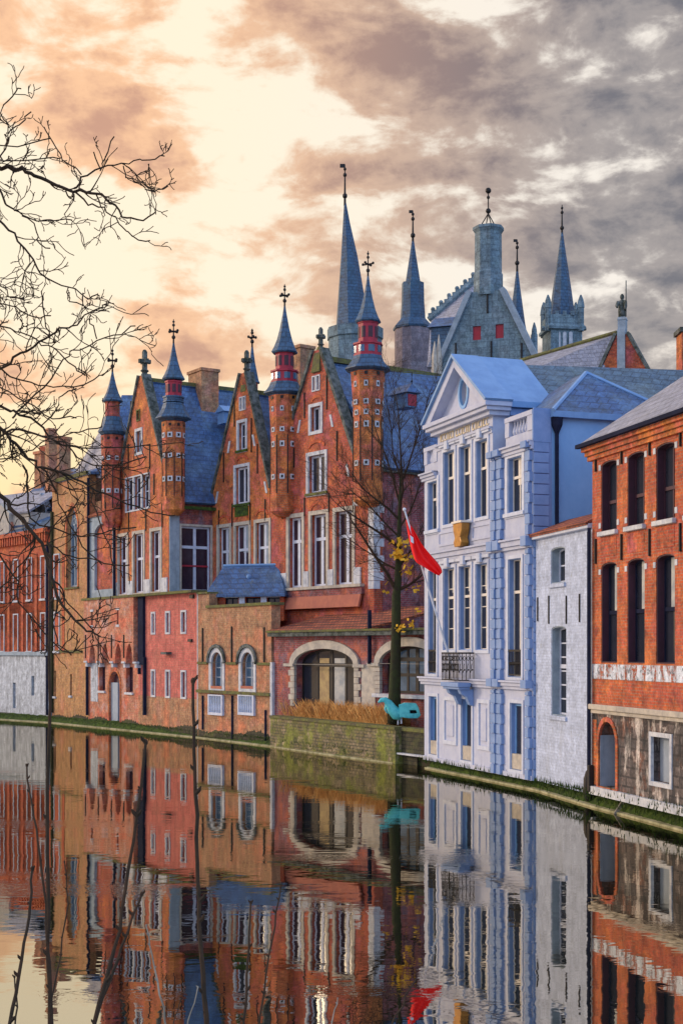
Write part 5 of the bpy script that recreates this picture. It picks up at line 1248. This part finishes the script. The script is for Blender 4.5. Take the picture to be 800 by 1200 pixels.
def gothic_tower():
    e, k, Z = spire_thing('gothic tower with needle spire ringed by four stone pinnacles', 658, 96, [
        ('spire', 'slate_dark', [(269, .7), (300, 5), (340, 11), (374, 15.5)], 8),
        ('tower', 'tower_stone', [(373, 20.5), (384, 21), (387, 23.5), (390, 23.5), (391, 20), (760, 20)], 4)], (240, 272), style='plain', r=.06)
    for sx, sy in ((-1, -1), (1, -1), (-1, 1), (1, 1)):
        MB().lathe([(3.9 * k, Z(392)), (3.9 * k, Z(366)), (4.6 * k, Z(365)), (4.3 * k, Z(362)), (3.3 * k, Z(356)), (1.0 * k, Z(350))], (sx * 19 * k, sy * 17 * k), 6).build('pinnacle', 'tower_stone', e)
    mb = MB()
    for i in range(5): mb.box(-20 * k + i * 9 * k, -16 * k + i * 9 * k, -20 * k, -18.5 * k, Z(374), Z(369))
    mb.build('parapet', 'tower_stone', e)
    mb = MB()
    for i in range(3): mb.poly([arch((-9 + i * 7) * k, (-5 + i * 7) * k, Z(413), Z(393))], -19.6 * k, -18.9 * k)
    mb.build('belfry_opening', 'white_stone', e)
    for s in (-1, 1): MB().tube([(s * 20 * k, -14 * k, Z(389)), (s * 25.5 * k, -14 * k, Z(388))], .16, 6).build('gargoyle', 'tower_stone', e)
gothic_tower()
for px, yt, D in ((625.5, 378, 90), (599, 352, 90)):
    e, k, Z = spire_thing('small stone pinnacle ' + ('between the leaning spire and the gothic tower' if px > 610 else 'peeping out behind the stone hall beside the leaning spire'), px, D, [('cap', 'tower_stone', [(yt, .8), (yt + 8, 3), (yt + 14, 3.4)], 6), ('shaft', 'tower_stone', [(yt + 14, 4), (760, 4.5)], 6)], None, name='pinnacle')
def statue_house():
    F = Fac('statue_house', 'brick gable house topped by a dark statue, long grey roof falling away to its left', 'house', 727, 74, -3000)
    U = F.u; Z = lambda y: F.z(727, y)
    wall(F, [(U(700), 1), (U(757), 1), (U(757), Z(436)), (U(733), Z(392)), (U(722), Z(392)), (U(700), Z(440))], 'brick_red', 0, .5)
    B('stone_strip', 'blue_stone', F.o, U(723), U(732), -.1, .02, Z(440), Z(386))
    for a, b, c, d in ((733, 391, 758, 438), (722, 391, 699, 440)):
        p, q = Vector((U(a), Z(b))), Vector((U(c), Z(d))); dd = (q - p).normalized(); n = Vector((-dd.y, dd.x)); n = n if n.y > 0 else -n
        MB().poly([[tuple(p), tuple(q), tuple(q + n * .16), tuple(p + n * .16)]], -.1, .5).build('coping', 'dark_coping', F.o)
    quad('roof', 'slate_grey', F.o, [F.P(722, 391, 75), F.P(585, 430, 80), F.P(585, 450, 76), F.P(700, 450, 74)], .15)
    MB().tube([F.P(722, 390, 75), F.P(582, 431, 80)], .14, 6).build('roof_ridge', 'moss_stone', F.o)
    c = F.P(727.5, 390, 74); k = 74 / F_PX
    MB().lathe([(6.5 * k, Z(396)), (6.5 * k, Z(375)), (7.4 * k, Z(374)), (6 * k, Z(371))], (c.x, .25), 4, rot=math.pi / 4).build('pedestal', 'blue_stone', F.o)
    # robed figure with a staff
    st = MB().lathe([(4.2 * k, Z(372)), (4.6 * k, Z(364)), (4.2 * k, Z(358)), (4.9 * k, Z(353.5)), (4.0 * k, Z(351.5)), (1.5 * k, Z(350.2)), (1.7 * k, Z(349.5)), (2.5 * k, Z(347.5)), (2.3 * k, Z(345)), (.8 * k, Z(343.2))], (c.x - .02, .25), 10)
    st.tube([(c.x + 4 * k, .1, Z(353)), (c.x + 5.5 * k, -.1, Z(360)), (c.x + 5 * k, -.15, Z(365))], [.1, .09, .06], 6)
    st.tube([(c.x + 6 * k, -.1, Z(372)), (c.x + 6 * k, -.1, Z(330))], .03, 5); st.tube([(c.x - 4 * k, .1, Z(353)), (c.x - 5.6 * k, 0, Z(358)), (c.x - 3.5 * k, -.25, Z(361))], [.1, .09, .06], 6)
    st.build('statue', 'dark_coping', F.o, smooth=True)
statue_house()

# ============================================================ 12  trees
def twigs(mb, rnd, p, d, L, r, depth, spread=.7, up=.08, n=4, seg=4, side_min=.2, sides=3, shrink=.62, leaves=None):
    pts = [p]; rad = [r]; c = p.copy(); v = d.normalized(); step = L / seg
    for i in range(seg):
        v = (v + Vector((rnd.uniform(-1, 1), rnd.uniform(-1, 1), rnd.uniform(-1, 1))) * (.42 if L < .5 else .24) + Vector((0, 0, up))).normalized()
        c = c + v * step; pts.append(c.copy()); rad.append(max(r * (1 - .75 * (i + 1) / seg), .0034 if L < .5 else .005))
    mb.tube(pts, rad, n if depth > 1 else 3, cap=False)
    if depth > 0:
        for j in range(sides + (1 if depth > 2 else 0)):
            t = rnd.uniform(side_min, 1); i = min(int(t * seg), seg - 1); q = pts[i].lerp(pts[i + 1], t * seg - i)
            ax = Vector((rnd.gauss(0, 1), rnd.gauss(0, 1), rnd.gauss(0, 1))); ax = (ax - v * ax.dot(v)).normalized()
            nd = (v + ax * spread * rnd.uniform(.7, 1.3)).normalized()
            twigs(mb, rnd, q, nd, L * shrink * rnd.uniform(.7, 1.15), rad[i] * .62, depth - 1, spread, up, n, seg, side_min, sides, shrink, leaves)
    elif leaves is not None: leaves.append(c)
def garden_tree():
    D = 50.75; e = bpy.data.objects.new('tree', None); COL.objects.link(e); b = W(462, 842, D); e.location = b
    tag(e, 'bare tree with a few yellow leaves in the canal garden before the loggia', 'tree')
    Q = lambda x, y, d=0: W(x, y, D + d) - b
    MB().tube([Q(462, 848), Q(462, 815), Q(463, 780), Q(464, 735), Q(464, 700), Q(466, 680), Q(467, 640), Q(468, 600), Q(469, 560)], [.30, .235, .205, .185, .17, .14, .10, .07, .04], 10).build('trunk', 'bark_green', e, smooth=True)
    rnd = random.Random(11); mb = MB(); tips = []
    limbs = [([(464, 692), (452, 670), (438, 650), (424, 628), (412, 610)], .075), ([(466, 668), (450, 660), (436, 650), (420, 640)], .05), ([(467, 642), (450, 628), (430, 615), (412, 603), (400, 595)], .06),
             ([(466, 692), (480, 685), (492, 676), (500, 668)], .07), ([(466, 668), (474, 655), (484, 640), (492, 622)], .05), ([(468, 610), (455, 596), (440, 585), (424, 572), (412, 555)], .05),
             ([(468, 600), (472, 575), (470, 545), (468, 510), (466, 480)], .06), ([(469, 570), (478, 545), (486, 520), (496, 490), (500, 470)], .04), ([(468, 590), (460, 560), (452, 535), (442, 510), (436, 490)], .045),
             ([(467, 620), (480, 600), (488, 580), (494, 560)], .04), ([(469, 560), (460, 530), (458, 500), (452, 470)], .035), ([(468, 630), (448, 610), (430, 590), (405, 570)], .04)]
    for pts, r in limbs:
        dy = rnd.uniform(-1.8, .5); P = [Q(x, y, dy * i / 4) for i, (x, y) in enumerate(pts)]; n = len(P)
        mb.tube(P, [r * (1 - .7 * i / (n - 1)) for i in range(n)], 6)
        for i in range(1, n):
            for j in range(4):
                t = rnd.random(); q = P[i - 1].lerp(P[i], t); v = (P[i] - P[i - 1]).normalized()
                ax = Vector((rnd.gauss(0, 1), rnd.gauss(0, 1), rnd.gauss(0, 1))).normalized()
                twigs(mb, rnd, q, v + ax * .8, rnd.uniform(.7, 1.5), .016, 2, .7, .08, 3, 3, .2, 3, .62, tips)
        twigs(mb, rnd, P[-1], P[-1] - P[-2], 1.3, r * .3, 3, .6, .06, 4, 4, .2, 3, .65, tips)
    mb.build('crown', 'bark', e)
    lv = MB()
    cl = [(470, 648, 26), (463, 653, 22), (475, 655, 16), (472, 636, 16), (478, 640, 12), (462, 640, 8), (477, 672, 10), (485, 690, 9), (474, 735, 14), (482, 730, 10), (466, 738, 8), (490, 715, 6), (480, 665, 8), (452, 690, 4), (488, 655, 5)]
    for x, y, n in cl:
        for i in range(n):
            c = Q(x + rnd.gauss(0, 4.0), y + rnd.gauss(0, 3.0), rnd.gauss(0, .25) - .3); s = rnd.uniform(.06, .11)
            a = Vector((rnd.gauss(0, 1), rnd.gauss(0, 1), rnd.gauss(0, 1))).normalized() * s; bb = Vector((rnd.gauss(0, 1), rnd.gauss(0, 1), rnd.gauss(0, 1))).normalized() * s
            lv.add([c - a, c - bb, c + a, c + bb], [(0, 1, 2, 3)])
    lv.build('leaves', 'leaf_yellow', e)
garden_tree()
def near_tree():
    D = 10.0; e = bpy.data.objects.new('tree', None); COL.objects.link(e); b = Vector((-3.75, 10.3, 1.9)); e.location = b
    tag(e, 'large bare tree on the near bank whose dark branches hang in from the left', 'tree')
    tr = [Vector((0, 0, 0)), Vector((.05, 0, 1.5)), Vector((.1, 0, 3)), Vector((.05, 0, 4.6)), Vector((.1, .1, 6)), Vector((0, .1, 7.4))]
    MB().tube(tr, [.30, .23, .19, .15, .1, .05], 12).build('trunk', 'bark', e, smooth=True)
    rnd = random.Random(5)
    Q = lambda x, y, d=0: W(x, y, D + d) - b
    paths = [
        ([(0, 197), (16, 198), (30, 201), (47, 208), (66, 218), (87, 224), (110, 227), (125, 234), (135, 241), (148, 255), (168, 256), (183, 248)], 2.9),
        ([(87, 224), (99, 208), (118, 198), (143, 193), (162, 187), (181, 186), (193, 183)], 1.7), ([(87, 224), (103, 238), (121, 245), (135, 255), (148, 271), (157, 278), (176, 282)], 1.5),
        ([(96, 208), (80, 192), (66, 175), (52, 149)], 1.1), ([(146, 194), (151, 208), (165, 216), (179, 225), (197, 218)], 1.0), ([(118, 198), (123, 186), (134, 160)], .9), ([(118, 198), (110, 178)], .7),
        ([(0, 227), (14, 244), (27, 252), (52, 260), (85, 258)], 1.8), ([(27, 252), (44, 271), (45, 282), (59, 291)], 1.1),
        ([(0, 255), (16, 274), (38, 302), (55, 326), (80, 337), (102, 348), (117, 347)], 1.8), ([(56, 329), (51, 348), (55, 384), (56, 392)], 1.0), ([(80, 337), (82, 352), (104, 363)], .8),
        ([(0, 183), (11, 156), (0, 131), (14, 112), (25, 104)], 1.3), ([(11, 156), (22, 145), (37, 131)], .8), ([(0, 173), (30, 171), (60, 162)], .8), ([(0, 190), (40, 188), (70, 186)], .7),
        ([(0, 430), (25, 417), (45, 402), (72, 385), (87, 384), (100, 372), (119, 360), (125, 353)], 1.9), ([(15, 490), (25, 477), (50, 455), (75, 422), (85, 412), (115, 399), (140, 391), (159, 382)], 1.6),
        ([(116, 398), (108, 380), (108, 374)], .8), ([(0, 432), (15, 442), (45, 452), (75, 454), (107, 446), (127, 434)], 1.5), ([(0, 383), (25, 390), (45, 400), (62, 408), (85, 430), (100, 440)], 1.2),
        ([(0, 475), (25, 487), (50, 500), (67, 517), (95, 525), (137, 527), (176, 521)], 2.2), ([(0, 510), (25, 505), (50, 510), (75, 522), (100, 540), (125, 546), (172, 535)], 1.8),
        ([(0, 500), (20, 520), (40, 542), (55, 548), (82, 557), (105, 570), (135, 585), (176, 601), (205, 604)], 2.4), ([(0, 580), (20, 602), (42, 625), (52, 650), (67, 700), (87, 727), (100, 737), (118, 746)], 3.3),
        ([(28, 545), (32, 567), (37, 607), (75, 622), (95, 629), (130, 622), (160, 618)], 1.8), ([(0, 652), (20, 682), (22, 705), (50, 737), (75, 762), (97, 764)], 1.5),
        ([(52, 548), (62, 568), (76, 602), (96, 640), (120, 662)], 1.5), ([(48, 636), (67, 645), (95, 655), (125, 660), (152, 662)], 1.5), ([(60, 680), (80, 705), (105, 735), (112, 743)], 1.2),
        ([(0, 540), (30, 530), (60, 515), (95, 505), (120, 500)], 1.0), ([(0, 455), (30, 470), (60, 490), (90, 490)], 1.0), ([(67, 700), (64, 730), (70, 755), (84, 768)], .9), ([(0, 610), (14, 590), (34, 575), (60, 560), (88, 548)], 1.1),
        ([(0, 355), (20, 360), (40, 372), (60, 370)], .8), ([(0, 335), (15, 348), (30, 352)], .7), ([(0, 690), (14, 676), (26, 660), (42, 640)], 1.0),
        ([(75, 602), (60, 622), (58, 660)], .8), ([(105, 570), (112, 600), (128, 640), (134, 668)], .9), ([(50, 500), (66, 480), (74, 462), (90, 455)], .9)]
    k = D / F_PX
    for idx, (pts, w) in enumerate(paths):
        mb = MB(); dd = rnd.uniform(-.5, .5) if pts[0][0] <= 1 else 0
        P = [Q(x, y, dd + .04 * i * (1 if idx % 2 else -1)) for i, (x, y) in enumerate(pts)]
        if pts[0][0] <= 1:      # carry the branch back to the trunk outside the frame
            dirn = (P[0] - P[1]).normalized(); far = Vector((.1, 0, min(max(P[0].z * .85 + (.4 if P[0].z < 2 else -.6), .9), 6.6)))
            P = [far, far.lerp(P[0], .5) + dirn * .12, P[0] + dirn * .3] + P; ww = w * 1.35
        else: ww = w
        # smooth the survey points
        n = len(P); S = []
        for i in range(n - 1):
            p0, p1, p2, p3 = P[max(i - 1, 0)], P[i], P[i + 1], P[min(i + 2, n - 1)]
            for t in (0, .34, .67):
                S.append(.5 * ((2 * p1) + (p2 - p0) * t + (2 * p0 - 5 * p1 + 4 * p2 - p3) * t * t + (3 * p1 - p0 - 3 * p2 + p3) * t ** 3) + Vector((rnd.gauss(0, 1), 0, rnd.gauss(0, 1))) * .009)
        S.append(P[-1]); m = len(S)
        rr = [max(ww * k * .80 * (1 - .75 * i / (m - 1)), .005) for i in range(m)]
        mb.tube(S, rr, 5)
        tot = sum((S[i + 1] - S[i]).length for i in range(m - 1)); cnt = int(tot * (6.5 if w > 1 else 6))
        for j in range(cnt):
            i = rnd.randrange(1, m - 1) if m > 2 else 0; q = S[i].lerp(S[i + 1], rnd.random()); v = (S[i + 1] - S[i]).normalized()
            ax = Vector((rnd.gauss(0, 1), rnd.gauss(0, .5), rnd.gauss(0, 1))); ax = (ax - v * ax.dot(v)).normalized()
            twigs(mb, rnd, q, v * .8 + ax * .9, rnd.uniform(.08, .30) * (1.2 if w > 1.3 else .9), min(rr[i] * .65, .0085), 1 if rnd.random() < .6 else 2, .75, .05, 4, 5, .3, 2, .55)
        mb.build('branch', 'bark', e)
near_tree()
def shoots():
    D = 5.9; e = bpy.data.objects.new('shrub', None); COL.objects.link(e); b = Vector((-.9, 4.7, 1.9)); e.location = b
    tag(e, 'tall leafless shrub shoots rising from the near bank in front of the water', 'shrub')
    rnd = random.Random(9)
    sp = [([(58, 640), (58.5, 680), (59, 760), (58, 860), (56, 960), (57, 1080), (60, 1200)], 4.2, 0), ([(31, 897), (38, 945), (45, 985), (53, 1060), (58, 1130), (62, 1210)], 3.0, 0), ([(39, 1018), (35, 1060), (30, 1105), (18, 1165), (8, 1215)], 4.2, 0),
          ([(172, 870), (165, 925), (150, 1020), (140, 1090), (124, 1150), (106, 1215)], 4.4, 0), ([(226, 798), (227, 850), (230, 930), (231, 1010), (234, 1080), (238, 1140), (243, 1215)], 5.2, 0),
          ([(165, 1048), (152, 1085), (138, 1125), (120, 1170), (108, 1215)], 4.0, 0), ([(171, 1085), (178, 1120), (188, 1165), (199, 1215)], 2.4, 1), ([(232, 1157), (224, 1185), (216, 1215)], 1.8, 1),
          ([(294, 1058), (291, 1110), (289, 1160), (285, 1215)], 3.2, 0), ([(330, 1040), (322, 1085), (312, 1140), (302, 1215)], 2.4, 0), ([(486, 1148), (470, 1178), (452, 1215)], 2.4, 0), ([(76, 1010), (80, 1060), (70, 1120), (60, 1170)], 2.0, 0),
          ([(212, 1170), (206, 1190), (200, 1215)], 1.6, 0), ([(17, 1145), (20, 1180), (18, 1215)], 2.2, 0), ([(395, 1170), (390, 1190), (386, 1215)], 1.6, 1)]
    for pts, w, mt_ in sp:
        dz = rnd.uniform(-.2, .2); P = [W(x, y, D + dz - .12 * i) - b for i, (x, y) in enumerate(pts)]
        last = P[-1]; P.append(Vector((last.x * .9, .35 + rnd.uniform(-.1, .1), -.02)))
        n = len(P); k = D / F_PX * .5 * w; S = []
        for i in range(n - 1):
            for t in (0, .33, .66): S.append(P[i].lerp(P[i + 1], t) + Vector((rnd.gauss(0, 1), 0, 0)) * .003)
        S.append(P[-1]); m = len(S); mb = MB()
        mb.tube(S, [k * (.7 + .45 * i / (m - 1)) * rnd.uniform(.93, 1.07) for i in range(m)], 7)
        for j in range(max(3, m // 2)):
            i = rnd.randrange(0, m - 4); c = S[i]; s = rnd.choice((-1, 1)); r_ = k * rnd.uniform(.6, 1.5)
            mb.tube([c, c + Vector((s * r_ * 1.3, 0, r_ * 1.2)), c + Vector((s * r_ * 1.7, -.003, r_ * 2.3))], [r_ * .8, r_ * .65, r_ * .2], 5)
        mb.ball(tuple(S[0]), k * 1.25, 6, 1.3)
        mb.build('stem', 'bark_dead' if mt_ == 1 else 'bark', e)
shoots()

# ============================================================ 13  turquoise garden sculpture
def sculpture():
    D = 49.75; e = bpy.data.objects.new('garden_sculpture', None); COL.objects.link(e); b = W(474, 846, D); e.location = b
    tag(e, 'turquoise painted creature sculpture with a curved neck and hollow body on the garden wall', 'sculpture')
    Q = lambda x, y, d=0: W(x, y, D + d) - b
    MB().tube([Q(443, 823, -.05), Q(446.5, 820.5), Q(451, 820), Q(455, 824), Q(459, 831), Q(464, 836.5), Q(470, 838)], [.03, .085, .11, .15, .20, .24, .2], 10).tube([Q(452, 826), Q(451, 831), Q(453, 835), Q(457, 836)], [.05, .045, .03, .02], 6).build('neck', 'teal', e, smooth=True)
    o = [(467, 826), (474, 823.5), (487, 824), (490, 829), (492.5, 838), (489, 841.5), (478, 841.5), (468, 840)]
    h = [(479.5, 832), (487, 832), (488, 835.8), (480, 836)]
    k = D / F_PX; L_ = lambda l: [((x - 474) * k, (846 - y) * k) for x, y in l]
    MB().poly([L_(o), L_(h)], -.22, .22).build('body', 'teal', e, bevel=.05); MB().poly([L_([(479, 831.5), (488, 831.5), (489, 836.5), (479, 836.5)])], .1, .12).build('hollow', 'iron', e)
    MB().tube([Q(470, 839, -.05), Q(470, 848, -.05)], .035, 6).tube([Q(466.5, 839), Q(466, 849)], .03, 6).build('stand', 'trim_white', e)
sculpture()
